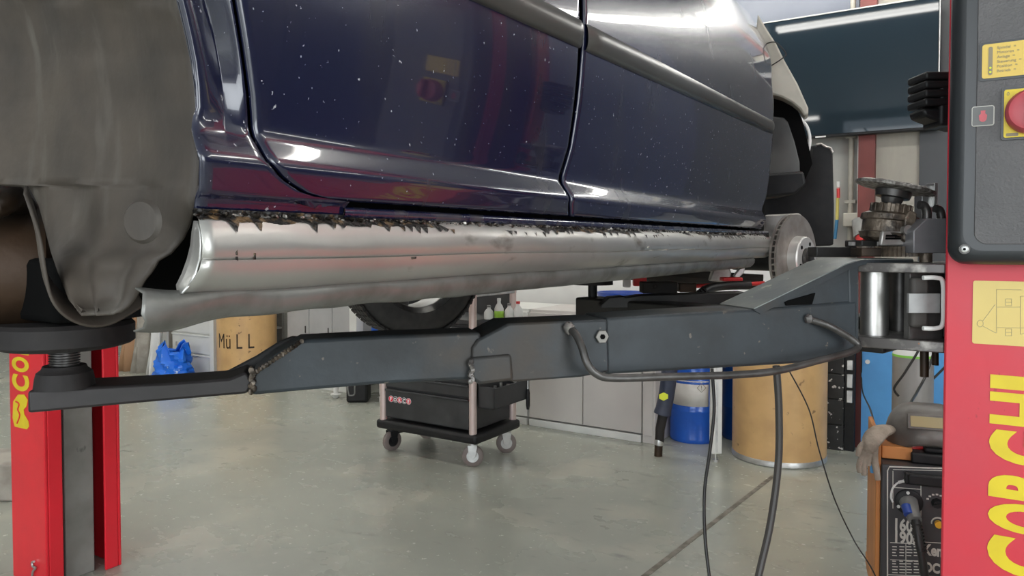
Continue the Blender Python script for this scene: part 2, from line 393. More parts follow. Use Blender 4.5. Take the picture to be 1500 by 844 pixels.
# ================================================================ THE CAR
car = thing('car', 'dark navy car raised on the lift with unpainted new steel sill', 'car', (-1.43, 1.3, 1.18))
ZT = [(1.270, -.592), (1.290, -.586), (1.296, -.579), (1.323, -.570), (1.330, -.572), (1.352, -.588), (1.360, -.590), (1.42, -.580), (1.50, -.570), (1.58, -.565),
      (1.64, -.566), (1.72, -.574), (1.80, -.590), (1.88, -.616), (1.96, -.655), (2.06, -.72), (2.2, -.83)]
def bodyx(z):
    if z < 1.38: return interp(ZT, z)
    T = [t for t in ZT if t[0] >= 1.36]
    for k in range(len(T) - 1):
        if z <= T[k + 1][0] or k == len(T) - 2:
            (a, fa), (b, fb) = T[k], T[k + 1]
            p0 = T[k - 1] if k else (a - (b - a), fa - (fb - fa)); p3 = T[k + 2] if k + 2 < len(T) else (b + (b - a), fb + (fb - fa))
            m1 = (fb - p0[1]) / (b - p0[0]) * (b - a); m2 = (p3[1] - fa) / (p3[0] - a) * (b - a)
            t = (z - a) / (b - a)
            return (2 * t**3 - 3 * t**2 + 1) * fa + (t**3 - 2 * t**2 + t) * m1 + (-2 * t**3 + 3 * t**2) * fb + (t**3 - t**2) * m2
def Wb(px, py):
    x = -.575
    for _ in range(6):
        p = W(px, py, x=x); x = bodyx(p.z)
    return p
def edgetab(pix):
    pts = sorted([(Wb(*p).z, Wb(*p).y) for p in pix]); return pts
Lr = edgetab([(520, 293.5), (470, 289), (440, 279), (415, 258), (395, 235), (380, 208), (370, 150), (361, 80), (350, 10), (338, -50), (320, -120)])
Rr = edgetab([(834, 318), (834, 300), (824, 272), (834, 215), (843, 150), (849, 80), (850, 0), (848, -80), (842, -160)])
Lf = edgetab([(837, 318), (837, 298), (828, 272), (838, 215), (848, 150), (854, 80), (856, 0), (854, -80), (849, -160)])
Rf = edgetab([(1117, 334), (1123, 290), (1130, 230), (1133, 190), (1131, 120), (1118, 50), (1100, 0), (1085, -40), (1070, -80)])
arch = edgetab([(286, 316), (289, 290), (292, 225), (292, 150), (285, 80), (272, 20), (262, -20), (240, -90)])
ZROWS = [1.2955, 1.298, 1.302, 1.31, 1.316, 1.321, 1.3245, 1.328, 1.333, 1.340, 1.347, 1.352, 1.356, 1.362, 1.372, 1.39, 1.41] + [1.43 + .02 * i for i in range(42)]
def panel(name, L, R, z0, z1, material, parent=car, flare=None, n=44, roll=.004, bottomroll=True, rows=None):
    rows_ = []
    zz = [z for z in (rows or ZROWS) if z0 <= z <= z1]
    for z in zz:
        y0, y1 = interp(L, z), interp(R, z)
        us = [0, .0025, .006, .012]
        ys = [y0 + u for u in us] + [lerp(y0 + .02, y1 - .02, i / n) for i in range(n + 1)] + [y1 - u for u in reversed(us)]
        row = []
        for y in ys:
            e = min(y - y0, y1 - y); x = bodyx(z)
            if e < .006: x -= roll * (1 - e / .006) ** 2
            if bottomroll and z - z0 < .004: x -= roll * .8 * (1 - (z - z0) / .004) ** 2
            if flare: fl_ = flare(y, z); x += fl_; y -= fl_ * .69
            row.append(Vector((x, y, z)))
        rows_.append(row)
    return MB().grid(rows_).build(name, material, parent, solid=.012, angle=60)

rear_door = panel('rear_door', Lr, Rr, 1.2955, 2.2, M_paint)
front_door = panel('front_door', Lf, Rf, 1.2955, 2.2, M_paint)
arch_crease = edgetab([(296, 290), (330, 240), (331, 190), (328, 130), (318, 60), (302, 0), (285, -60)])
def qflare(y, z):
    a = interp(arch, z); c = interp(arch_crease, z); d = interp(Lr, z)
    k = max(0, min(1, (z - 1.33) / .10)); k = k * k * (3 - 2 * k)
    if y < c: return k * (-.004 - .016 * max(0, min(1, (y - a) / max(c - a, .001))) ** 1.5)
    return k * (-.020 * (1 - (y - c) / max(d - c, .001)))
Lr_gap = [(z, y - .0034) for z, y in Lr]
panel('quarter_panel', arch, Lr_gap, 1.279, 1.78, M_paint, flare=qflare, n=30, bottomroll=False, roll=.003, rows=[1.279, 1.284, 1.2895, 1.2925] + ZROWS)
# narrow painted strip under the doors, down to the weld
ya = interp(arch, 1.28); yb = Wb(1126, 338).y
rs = []
yq = Lr[0][1] - .010
for z, dx in ((1.2775, -.006), (1.280, 0), (1.284, .001), (1.288, .0), (1.2905, -.006), (1.2905, -.03)):
    rs.append([Vector((-.584 + dx, lerp(yq, yb, i / 120), z)) for i in range(121)])
MB().grid(rs).build('rocker_strip', M_paint2, car, angle=60)
MB().bb(-.72, -.615, ya + .12, yb, 1.279, 1.78).build('door_jamb', M_black, car, smooth=False)
MB().bb(-.66, -.622, interp(arch, 1.5) + .08, ya + .2, 1.285, 1.75).build('door_jamb', M_black, car, smooth=False)
# side mouldings
def moulding(y0, y1, door, nm='side_molding'):
    rows = []
    N = 60
    for i in range(N + 1):
        y = lerp(y0, y1, i / N)
        zc = 1.583 + .016 * (y - .4)
        h = lerp(.0235, .020, (y - .4) / 2)
        e = min(y - y0, y1 - y); s = min(1, .5 + e / .012 * .5)
        row = []
        for j in range(13):
            a = PI * j / 12
            row.append(Vector((bodyx(zc) - .001 + .015 * s * math.sin(a) ** .7, y, zc + h * math.cos(a))))
        rows.append(row)
    MB().grid(rows).build(nm, M_molding, door, angle=60)
moulding(interp(Lr, 1.59) + .006, interp(Rr, 1.59) - .003, rear_door)
moulding(interp(Lf, 1.59) + .003, Wb(1131, 190).y - .004, front_door)

# sill: new bare sheet metal, scorched and welded on its top edge
y_l = W(292, 370, x=-.578).y
sill_prof = [(1.2785, -.591), (1.275, -.586), (1.268, -.578), (1.258, -.573), (1.248, -.5715), (1.239, -.572), (1.2372, -.574), (1.2355, -.576), (1.2345, -.5725), (1.228, -.5735), (1.218, -.581), (1.210, -.591), (1.2065, -.599), (1.2055, -.604)]
rows = []
NY = 150
EDG = [(1.2055, 266), (1.21, 270), (1.22, 284), (1.228, 291), (1.2355, 294), (1.25, 296), (1.262, 294), (1.2785, 290)]
for z, x in sill_prof:
    r = []
    q0 = W(interp(EDG, z), 357, x=x).y
    for i in range(NY + 1):
        t = i / NY
        y = lerp(q0, yb + .02, t)
        r.append(Vector((x + .0006 * math.sin(y * 40 + z * 90), y, z + .0010 * math.sin(y * 9) * min(1, t * 8))))
    rows.append(r)
sill = MB().grid(rows).build('sill_panel', M_steel, car, solid=.0012, angle=50)
# lower flange, dented at the rear end
fr = []
for k, (z, x) in enumerate([(1.2075, -.603), (1.204, -.600), (1.200, -.597), (1.192, -.598), (1.186, -.602), (1.181, -.607), (1.178, -.612)]):
    r = []
    for i in range(NY + 1):
        t = i / NY
        yl = W(205, 440, x=-.6).y + .003 * math.sin(k * 1.7)
        y = lerp(yl, yb - .12, t ** 1.3)
        w = .004 * math.sin(y * 26 + 1) * math.exp(-(y - yl) * 4) + .002 * math.sin(y * 60) * math.exp(-(y - yl) * 3)
        zz = z + w * (k / 6) + (.004 * (k / 6)) * math.exp(-((y - .62) / .06) ** 2)
        zz += .004 * math.exp(-((y - yl) / .02) ** 2) * (1 if k < 2 else 0)
        r.append(Vector((x + .006 * math.sin(y * 33 + k * .5) * math.exp(-(y - yl) * 5), y, zz)))
    fr.append(r)
MB().grid(fr).build('sill_flange', M_steel2, car, solid=.0015, angle=60)
# folded end lip of the sill
lip = []
for (px, py, px2) in [(286, 324, 291), (283, 340, 295), (281, 360, 296), (276, 380, 295), (268, 402, 289), (260, 418, 280), (262, 431, 268)]:
    a = W(px, py, x=-.606); b = W(px2, py, x=-.575 if 335 < py < 400 else -.586)
    lip.append([a.lerp(b, t / 4) + Vector((.002 * math.sin(t / 4 * PI), 0, 0)) for t in range(5)])
MB().grid(lip).build('sill_end_lip', M_galv, car, solid=.0015, angle=60)
# weld bead and scorched edge with drips
wb = MB()
y = ya - .003
while y < yb:
    s = random.choice((.0010, .0014, .0018, .0032)) * random.uniform(.8, 1.2) * (1.0)
    wb.blob((-.5835 + random.uniform(-.001, .001), y, 1.2765 + random.uniform(-.0012, .0012)), s, (1, random.uniform(.8, 1.8), .8), 8, .2)
    y += random.uniform(.003, .007)
wb.build('weld_bead', M_weld, car)
sc = MB()
N = 1500
def sillx(z):
    return interp(sorted([(a, b) for a, b in sill_prof]), z)
top = []; bot = []
ph = 0
dr = [random.random() for _ in range(N + 1)]
ys = [lerp(ya - .004, yb, i / N) for i in range(N + 1)]
low = []
for i in range(N + 1):
    v = .0080 + .0035 * abs(math.sin(ys[i] * 61)) * abs(math.sin(ys[i] * 23)) + (.011 * (1 - abs((i % 10) - 5) / 5.0) ** 1.4 if dr[i // 10 * 10] > .5 else 0) * dr[(i // 10 * 10 + 3) % N] + .0008 * dr[i]
    v = min(v, .020)
    low.append(v)
rws = []
for k in range(8):
    r = []
    for i in range(N + 1):
        z = 1.2812 - k / 7 * (low[i] + .001); r.append(Vector((sillx(min(z, 1.2785)) + (.0022 if z < 1.2785 else .004), ys[i], z)))
    rws.append(r)
sc.grid(rws).build('scorched_edge', M_scorch, car, angle=60)

def sill_patch(pts, nm, m_, off=.0012):
    vs = []
    for px, py in pts:
        x = -.575
        for _ in range(5):
            p = W(px, py, x=x); x = sillx(p.z) + off
        vs.append(Vector((x, p.y, p.z)))
    MB().add(vs, [tuple(range(len(vs)))]).build(nm, m_, sill, solid=.0005, off=1)
M_resid = mat('paper_residue', (.42, .38, .32), .7, 0, (.28, .26, .23), 60)
for k_, q_ in enumerate(([(948, 362), (966, 352), (982, 358), (976, 372), (958, 378)], [(996, 366), (1007, 357), (1018, 364), (1008, 376)])):
    sill_patch(q_, 'sticker_residue', M_resid)
for q_ in ([(372, 371), (375, 371), (375, 381), (371, 381)], [(345, 370), (348, 366), (349, 382), (346, 384)], [(602, 377), (610, 376), (610, 379), (603, 380)]):
    sill_patch(q_, 'scratch_mark', M_scorch)
# wheel arch liner
Ltab = [(-60, -60), (270, -60), (274, 38), (300, 52), (330, 60), (370, 70), (400, 80), (430, 92), (446, 98), (458, 116)]
Rtab = [(-60, 240), (-20, 254), (0, 262), (40, 276), (80, 285), (150, 292), (225, 292), (290, 287), (330, 276), (352, 265), (372, 246), (376, 232), (392, 226), (410, 212), (440, 198), (450, 190), (458, 178)]
rows = []
ylist = list(range(-60, 460, 10)) + [274, 458]
for py in sorted(set(ylist)):
    L_, R_ = interp(Ltab, py), interp(Rtab, py)
    xr = lerp(-.612, -.70, max(0, (py - 290) / 170)) ; xl = -.612 - (R_ - L_) * .00165
    xl = min(xl, xr - .02)
    r = []
    for i in range(31):
        u = i / 30; x = lerp(xr, xl, u)
        p = W(lerp(R_, L_, u), py, x=x)
        p.y -= .012 * math.sin(u * PI) * min(1, max(.2, (458 - py) / 120)) + .0035 * math.sin(u * 17) * (py > 0)
        r.append(p)
    rows.append(r)
MB().grid(rows).build('wheel_arch_liner', M_liner, car, solid=.003, angle=80)
# recessed oval in the liner
cc = W(224, 318, x=-.625)
MB().lathe(cc + Vector((0, -.0095, -.004)), cc + Vector((.001, -.0125, -.004)), [(0, .020), (1, .017)], 24).build('liner_plug', M_liner, car)
# lip below the liner, silencer, chassis leg
lipp = [W(px, py, x=-.80) for px, py in [(40, 300), (56, 350), (64, 400), (74, 440), (96, 466), (128, 479), (160, 477), (190, 462), (212, 448)]]
lp = smoothpath(lipp, 5)
MB().grid([[p, p + Vector((-.03, .01, .012)), p + Vector((-.05, .02, .022))] for p in lp]).build('arch_flange', M_liner, car, solid=.003, angle=70)
MB().lathe(W(-90, 395, d=1.04), W(74, 395, d=1.12), [(0, .06), (.02, .085), (.1, .1), (.9, .1), (.98, .085), (1, .05)], 36).build('silencer', M_rust, car)
MB().tube(smoothpath([W(-60, 300, d=.98), W(-5, 300, d=.98), W(20, 290, d=1.03), W(50, 330, d=1.12)], 6), .018, 14).build('exhaust_pipe', M_rust, car)
MB().bb(-2.25, -.66, .80, 2.5, 1.225, 1.30).bb(-1.02, -.90, .80, 2.3, 1.16, 1.23).bb(-2.0, -1.88, .80, 2.3, 1.16, 1.23).build('underbody', M_under, car, bevel=.01)
MB().bb(-1.22, -1.04, .50, .64, 1.142, 1.23).build('jacking_plate', M_black, car, bevel=.01)
MB().prism([W(px, py, d=1.03) for px, py in [(120, 458), (196, 448), (208, 450), (212, 463), (180, 468), (120, 474)]], FL * .03).build('chassis_rail', M_black, car)
MB().bb(-1.0, -.72, .50, .62, 1.17, 1.30).build('sill_cavity_shade', M_black, car)  # shade inside the open sill end, put in as a solid black box
# far body side, roof and front so that the car has its volume
MB().bb(-2.30, -2.22, .40, 2.15, 1.24, 2.0).build('far_body_side', M_paint, car, bevel=.02)
MB().bb(-2.2, -.95, .9, 2.45, 1.31, 1.95).build('cabin_shell', M_under, car)
MB().bb(-2.05, -1.05, 2.55, 3.2, 1.40, 1.75).build('engine_bay', M_black, car, bevel=.03)

# front corner without its wing
MB().prism([W(px, py, y=2.72) for px, py in [(1110, 20), (1124, 44), (1136, 62), (1150, 90), (1168, 122), (1184, 158), (1184, 166), (1178, 170), (1172, 160), (1160, 150), (1145, 142), (1128, 137), (1100, 130)]], (-.02, .10, 0)).build('inner_wing', M_beige, car, bevel=.006)
MB().tube(smoothpath([W(1122, 64, y=2.71), W(1136, 62, y=2.70), W(1150, 76, y=2.69), W(1148, 84, y=2.69), W(1122, 101, y=2.71)], 6), .0022, 8).build('wire', M_cable, car)
MB().prism([W(px, py, y=2.80) for px, py in [(1115, 125), (1145, 140), (1165, 155), (1175, 175), (1185, 215), (1190, 240), (1180, 262), (1130, 262), (1110, 262)]], (-.1, .25, 0)).build('bulkhead', M_black, car)
MB().prism([W(px, py, y=2.78) for px, py in [(1120, 168), (1150, 172), (1156, 178), (1166, 208), (1173, 236), (1174, 256), (1122, 258)]], (-.06, .02, 0)).build('strut_tower', mat('tower_grey', (.11, .11, .105), .4, 0, (.07, .07, .07), 9), car, bevel=.008)
for k, (rr, xx) in enumerate(((.078, 0), (.060, -.02), (.040, -.035))):
    c0 = W(1167 - k * 3, 206, y=2.84); pts = []
    for i in range(15):
        a = -PI / 2 + PI * i / 14
        pts.append(c0 + Vector((0, 0, rr * math.sin(a))) + RT * (rr * .62 * math.cos(a)))
    MB().tube(pts, .006, 8).build('lamp_ring', M_whitep if k == 0 else M_alu, car)
MB().prism([W(px, py, y=3.05) for px, py in [(1120, 262), (1180, 255), (1193, 214), (1200, 211), (1216, 216), (1221, 224), (1223, 300), (1222, 360), (1170, 362), (1120, 340)]], (-.15, .12, 0)).build('radiator_support', M_blackp, car, bevel=.01)
MB().tube([W(px, py, y=3.045) for px, py in [(1196, 212), (1203, 211), (1210, 215), (1217, 217), (1220, 224)]], .005, 6).build('sparkle_edge', M_alu, car)  # bright metal strip put in for the sparkle along this edge
MB().prism([W(px, py, y=2.75) for px, py in [(1118, 255), (1178, 250), (1182, 270), (1165, 285), (1118, 290)]], (-.1, .2, 0)).build('crossmember', M_blackp, car, bevel=.01)
# brake
hub = W(1166, 378, d=2.42)
ax = Vector((math.cos(math.radians(14)), -math.sin(math.radians(14)), 0))
dr_ = MB()
R0 = .142
dr_.lathe(hub - ax * .004, hub + ax * .004, [(0, .07), (0, R0), (1, R0), (1, .07)], 56, cap=False)
dr_.lathe(hub - ax * .022, hub - ax * .014, [(0, .07), (0, R0), (1, R0), (1, .07)], 56, cap=False)
bd = dr_.build('brake_disc', M_brake, car)
vn = MB()
d_, u_, w_ = vn.frame(hub, hub + ax)
for i in range(44):
    a = 2 * PI * i / 44; rad = u_ * math.cos(a) + w_ * math.sin(a); tn = ax.cross(rad)
    vn.box(hub - ax * .009 + rad * .108, (.062, .005, .010), (rad, tn, ax))
vn.build('cooling_vane', M_brake, bd, smooth=False)
MB().lathe(hub - ax * .004, hub + ax * .036, [(0, .072), (.9, .070), (1, .066), (1, .034), (.8, .032)], 40).build('disc_hat', M_hat, bd)
hb = MB().cyl(hub + ax * .02, hub + ax * .046, .031, n=30)
hb.cyl(hub + ax * .04, hub + ax * .055, .013, n=20)
hb.build('wheel_hub', M_dsteel, car)
for i in range(5):
    a = 2 * PI * i / 5 + .5; rad = u_ * math.cos(a) + w_ * math.sin(a)
    MB().cyl(hub + ax * .030 + rad * .05, hub + ax * .037 + rad * .05, .0065, n=12).build('bolt_hole', M_black, bd)
MB().box(hub + Vector((-.045, .16, .0)), (.08, .09, .15)).box(hub + Vector((-.02, .175, -.02)), (.06, .05, .07)).build('brake_caliper', M_rust, car, bevel=.012)
MB().prism([W(px, py, y=2.66) for px, py in [(1120, 315), (1170, 312), (1177, 318), (1172, 345), (1150, 350), (1118, 350)]], (-.02, .1, 0)).build('knuckle', M_alu, car, bevel=.006)
MB().cyl(hub - ax * .03, hub - ax * .22, .045).cyl(hub + Vector((-.2, 0, .02)), hub + Vector((-.22, .02, .45)), .035).build('strut', M_blackp, car)
MB().tube([hub + Vector((-.1, -.02, -.08)), hub + Vector((-.5, -.1, -.06)), hub + Vector((-.75, -.25, -.03))], .025, 10).build('control_arm', M_under, car)
# front subframe parts seen between sill and lift arm
MB().box(W(964, 421, d=2.15), (.10, .06, .032), (RT, FL, Vector((0, 0, 1)))).cyl(W(960, 420, d=2.14), W(960, 420, d=2.11), .006, n=12).build('subframe', M_under, car, bevel=.003)
MB().box(W(1005, 421, d=2.17), (.05, .05, .026), (RT, FL, Vector((0, 0, 1)))).build('subframe_end', M_rust, car, bevel=.003)
MB().box(W(937, 412, d=2.3), (.04, .03, .03), (RT, FL, Vector((0, 0, 1)))).box(W(1071, 409, d=2.25), (.06, .04, .012), (RT, FL, Vector((0, 0, 1)))).build('red_bush', M_redp, car, bevel=.003)
MB().box(W(918, 414, d=2.32), (.022, .03, .03), (RT, FL, Vector((0, 0, 1)))).build('white_clip', M_whitep, car, bevel=.004)
MB().prism([W(px, py, d=2.35) for px, py in [(1040, 412), (1046, 392), (1058, 386), (1066, 384), (1072, 400), (1070, 414)]], FL * .03).build('bracket', M_alu, car, bevel=.005)
MB().prism([W(px, py, d=2.35) for px, py in [(1075, 405), (1084, 393), (1092, 392), (1090, 400), (1082, 408)]], FL * .02).build('bracket', M_galv, car, bevel=.003)
MB().tube(smoothpath([W(1100, 418, d=2.2), W(1060, 419, d=2.2), W(1035, 424, d=2.15), W(1022, 437, d=2.1)], 6), .013, 12).build('hose', M_cable, car)
cr = MB()
for i in range(5):
    a = W(1035 - i * 3.4, 427 + i * 2.6, d=2.1); b = W(1033 - i * 3.4, 428.5 + i * 2.6, d=2.1); cr.cyl(a, b, .019, n=16)
cr.build('rubber_boot', M_rubber, car)
MB().tube([W(1120, 415, d=2.2), W(1000, 420, d=2.2), W(985, 425, d=2.2)], .006, 8).build('red_rod', M_redp, car)
MB().tube([W(1010, 405, d=2.6), W(960, 402, d=2.6)], .01, 8).build('alu_rail', M_galv, car)
# far front wheel
wc = Vector((-2.2, 2.60, 1.155)); wa = Vector((math.cos(math.radians(24)), -math.sin(math.radians(24)), 0))
tw = MB(); prof = [(0, .215), (.0, .25), (.02, .285), (.08, .305), (.18, .318), (.5, .322), (.82, .318), (.92, .305), (.98, .285), (1, .25), (1, .215)]
tw.lathe(wc - wa * .1, wc + wa * .1, prof, 72, cap=False)
tyre = tw.build('tyre', M_tyre, car)
tr = MB(); d_, u_, w_ = tr.frame(wc, wc + wa)
for i in range(64):
    a = 2 * PI * i / 64; rad = u_ * math.cos(a) + w_ * math.sin(a); tn = wa.cross(rad)
    for off, sk in ((-.07, .4), (-.036, .3), (0, 0), (.036, -.3), (.07, -.4)):
        tr.box(wc + rad * .3225 + wa * off, (.010, .026, .028), (rad, (tn + wa * sk).normalized(), rad.cross((tn + wa * sk).normalized())))
tr.build('tread_block', M_tyre, tyre, smooth=False)
rim = MB().lathe(wc - wa * .09, wc + wa * .095, [(0, .205), (.1, .19), (.9, .19), (.96, .205), (1, .216)], 60, cap=False)
rim.lathe(wc - wa * .06, wc - wa * .03, [(0, .03), (0, .07), (1, .07), (1, .03)], 30, cap=False)
for i in range(5):
    a = 2 * PI * i / 5 + .2; rad = u_ * math.cos(a) + w_ * math.sin(a); tn = wa.cross(rad)
    rim.box(wc - wa * .045 + rad * .12, (.16, .045, .03), (rad, tn, wa))
rim.build('wheel_rim', M_alloy, car, bevel=.004)
MB().cyl(wc + wa * .02, wc + wa * .04, .135, n=44).build('brake_disc', M_brake, car)

# ================================================================ LIFT COLUMNS
NX, NY0, PWX, PWY = -.057, 1.565, .27, .285
ncol = thing('lift_column', 'red lift column at right edge with black control box', 'lift column', (NX + PWX / 2, NY0 + PWY / 2, 0))
def column(root, x0, x1, y0, y1, open_dir, m_):
    t = .012; b = MB()
    # C-profile open towards open_dir (-1 : -x, +1 : +x)
    b.bb(x0, x1, y0, y0 + t, 0, 3.6); b.bb(x0, x1, y1 - t, y1, 0, 3.6)
    xb = x1 if open_dir < 0 else x0
    b.bb(xb - (t if open_dir < 0 else 0), xb + (t if open_dir > 0 else 0), y0 + t, y1 - t, 0, 3.6)
    xo = x0 if open_dir < 0 else x1; s = 1 if open_dir < 0 else -1
    b.bb(xo, xo + s * t, y0 + t, y0 + .062, 0, 3.6); b.bb(xo, xo + s * t, y1 - .062, y1 - t, 0, 3.6)
    return b.build('post', m_, root, bevel=.004)
column(ncol, NX, NX + PWX, NY0, NY0 + PWY, -1, M_redn)
MB().bb(NX + .02, NX + .10, NY0 + .07, NY0 + PWY - .07, .3, 3.4).build('carriage_rail', M_armdark, ncol)
# near column: control box cover
PL = (Vector((0, NY0, 0)), Vector((0, 1, 0)))
def Wn(px, py, off=0.0): return W(px, py, y=NY0 - off)
zb = Wn(1430, 388, .07).z
def rrect(x0, x1, z0, z1, r, y, n=7):
    pts = []
    for cx, cz, a0 in ((x1 - r, z0 + r, -PI / 2), (x1 - r, z1 - r, 0), (x0 + r, z1 - r, PI / 2), (x0 + r, z0 + r, PI)):
        for i in range(n + 1):
            a = a0 + PI / 2 * i / n; pts.append(Vector((cx + r * math.cos(a), y, cz + r * math.sin(a))))
    return pts
bx0 = NX + .004; bx1 = NX + .30; bz1 = zb + .62
# rounded cover: stacked outlines
rws = []
for dy, ins in ((0, 0), (.045, 0), (.056, .003), (.064, .009), (.068, .017), (.069, .024)):
    rws.append(rrect(bx0 + ins, bx1 - ins, zb + ins, bz1 - ins, .03, NY0 - dy))
cv = MB().grid(rws, True); cv.add(rws[-1], [tuple(range(len(rws[-1])))])
cbox = cv.build('control_box', M_boxs, ncol, angle=50)
cv = MB(); cv.prism(rrect(bx0 + .040, bx1 - .02, zb + .035, bz1 - .06, .02, NY0 - .0685), (0, -.0025, 0)); cv.build('cover_face', M_box, cbox, bevel=.002)
YF = NY0 - .071
def Wf(px, py, off=0.0): return W(px, py, y=YF - off)
def plate(name, quad, m_, parent, th=.0015, off=0.0, bev=.001, r=.004):
    a = Wf(*quad[0], off); b = Wf(*quad[1], off)
    x0, x1 = min(a.x, b.x), max(a.x, b.x); z0, z1 = min(a.z, b.z), max(a.z, b.z)
    return MB().prism(rrect(x0, x1, z0, z1, r, YF - off), (0, -th, 0)).build(name, m_, parent), (x0, x1, z0, z1)
p1, e1 = plate('label_surround', [(1434, 120), (1560, 48)], M_boxs, cbox)
lx0, lx1, lz0, lz1 = e1
p2 = MB().prism(rrect(lx0 + .004, lx1 - .004, lz0 + .004, lz1 - .004, .004, YF - .0015), (0, -.001, 0)).build('indicator_label', M_label, cbox)
MB().prism(rrect(lx0 + .013, lx0 + .019, lz0 + .009, lz1 - .009, .0028, YF - .0025), (0, -.0006, 0)).build('led_strip', M_ink, p2)
for i, z in enumerate((.014, .021)):
    MB().cyl((lx0 + .016, YF - .0030, lz0 + z), (lx0 + .016, YF - .0040, lz0 + z), .0018, n=10).build('indicator_light', M_yelg, p2)
words = ['Spindel', 'Motoren', 'Anlage', 'Steuerung', 'Position', 'Betrieb']
for i, w in enumerate(words):
    z = lz1 - .014 - i * (lz1 - lz0 - .022) / 5.6
    text('label_text', w + '  =', (lx0 + .025, YF - .0026, z), (1, 0, 0), (0, 0, 1), .0066, M_ink, p2)
# red rocker symbol
p3, e3 = plate('symbol_plate', [(1423, 186), (1457, 154)], M_print, cbox)
x0, x1, z0, z1 = e3
MB().prism(rrect(x0 + .0015, x1 - .0015, z0 + .0015, z1 - .0015, .002, YF - .0015), (0, -.0008, 0)).build('symbol_ground', M_greyp, p3)
cx, cz = (x0 + x1) / 2, (z0 + z1) / 2
MB().prism([Vector((cx + a, YF - .0024, cz + b)) for a, b in ((-.006, .001), (-.003, .004), (-.0035, .009), (.0035, .009), (.003, .004), (.006, .001), (.005, -.007), (.002, -.010), (-.002, -.010), (-.005, -.007))], (0, -.0007, 0)).build('red_symbol', M_knob, p3)
# emergency switch
p4, e4 = plate('switch_plate', [(1466, 206), (1555, 122)], M_boxs, cbox, th=.004)
x0, x1, z0, z1 = e4
sw = MB().prism(rrect(x0 + .0035, x1 - .0035, z0 + .0035, z1 - .0035, .003, YF - .004), (0, -.003, 0)).build('switch_base', M_yel, p4)
cx, cz = (x0 + x1) / 2 , (z0 + z1) / 2
MB().lathe((cx, YF - .006, cz), (cx, YF - .034, cz), [(0, .036), (.5, .036), (.8, .034), (1, .031)], 40).lathe((cx, YF - .034, cz), (cx, YF - .036, cz), [(0, .031), (1, .024)], 40).build('rotary_knob', M_knob, p4)
MB().box((cx, YF - .044, cz), (.013, .022, .058)).build('knob_grip', M_knobd, p4, bevel=.004)
text('switch_text', '0', (x0 + .007, YF - .0072, z1 - .013), (1, 0, 0), (0, 0, 1), .008, M_ink, p4)
MB().prism(rrect(x0 + .007, x0 + .024, z0 + .0055, z0 + .0105, .001, YF - .007), (0, -.0003, 0)).build('switch_mark', M_ink, p4)
# screw
c = Wf(1413, 365)
MB().cyl(c, c + Vector((0, -.004, 0)), .0085, n=24).build('screw', M_dsteel, cbox)
MB().lathe(c + Vector((0, -.004, 0)), c + Vector((0, -.007, 0)), [(0, .0062), (.7, .006), (1, .004)], 20).build('screw_head', M_galv, cbox)
MB().cyl(c + Vector((0, -.0068, 0)), c + Vector((0, -.0074, 0)), .0025, n=6).build('screw_socket', M_black, cbox)
# pale instruction label with lifting diagram
YP = NY0 - .0005
a = Wn(1424, 503); b = Wn(1600, 415)
dl = MB().prism(rrect(a.x, b.x, a.z, b.z, .004, YP), (0, -.0008, 0)).build('instruction_label', M_label2, ncol)
ln = MB()
def line(pa, pb, r=.0005):
    A = W(*pa, y=YP - .001); B = W(*pb, y=YP - .001); ln.tube([A, B], r, 5)
for pa, pb in [((1440, 470), (1458, 446)), ((1440, 478), (1459, 488)), ((1460, 424), (1460, 488)), ((1460, 424), (1496, 425)), ((1460, 480), (1520, 481)), ((1496, 434), (1540, 434)), ((1495, 434), (1495, 490)), ((1495, 490), (1530, 478)), ((1460, 450), (1495, 450))]:
    line(pa, pb)
circ = [W(1436 + 4.5 * math.cos(t), 474 + 5 * math.sin(t), y=YP - .001) for t in [2 * PI * i / 16 for i in range(17)]]
ln.tube(circ, .0005, 5)
for cy in (443, 487):
    for h in (0, 1, 2):
        line((1473, cy - 5 + h * 5), (1482, cy - 5 + h * 5))
    line((1473, cy - 5), (1473, cy + 5)); line((1482, cy - 5), (1482, cy + 5))
ln.build('lifting_diagram', M_inkl, dl)
# CORGHI lettering, reading upwards
def letters(root, s, xleft, xright, ztab, ypl, m_, bold):
    for ch, (z0, z1) in zip(s, ztab):
        cu = bpy.data.curves.new('t', 'FONT'); cu.body = ch; cu.size = 1; cu.offset = bold; cu.resolution_u = 5
        to = bpy.data.objects.new('t', cu); COL.objects.link(to)
        dg = bpy.context.evaluated_depsgraph_get(); dg.update()
        me = bpy.data.meshes.new_from_object(to.evaluated_get(dg)); bpy.data.objects.remove(to)
        xs = [v.co.x for v in me.vertices]; zs = [v.co.y for v in me.vertices]
        ax0, ax1, az0, az1 = min(xs), max(xs), min(zs), max(zs)
        bm = bmesh.new(); bm.from_mesh(me)
        r = bmesh.ops.extrude_face_region(bm, geom=bm.faces[:])
        vs = [e for e in r['geom'] if isinstance(e, bmesh.types.BMVert)]
        for v in vs: v.co.z += 1
        mb = MB(); bm.verts.index_update()
        P = []
        for v in bm.verts:
            u = (v.co.x - ax0) / (ax1 - ax0); w = (v.co.y - az0) / (az1 - az0)
            P.append(Vector((lerp(xright, xleft, w), ypl - .0008 * v.co.z, lerp(z0, z1, u))))
        mb.add(P, [tuple(v.index for v in f.verts) for f in bm.faces]); bm.free(); bpy.data.meshes.remove(me)
        mb.build('letter', m_, root, smooth=False)
xl = Wn(1448, 700).x
zt = []
for top_, bot_ in ((783, 838), (733, 776), (681, 728), (628, 677), (574, 621), (549, 569)):
    zt.append((Wn(1460, bot_).z, Wn(1460, top_).z))
letters(ncol, 'CORGHI', xl, xl + .115, zt, YP, M_yel, .048)
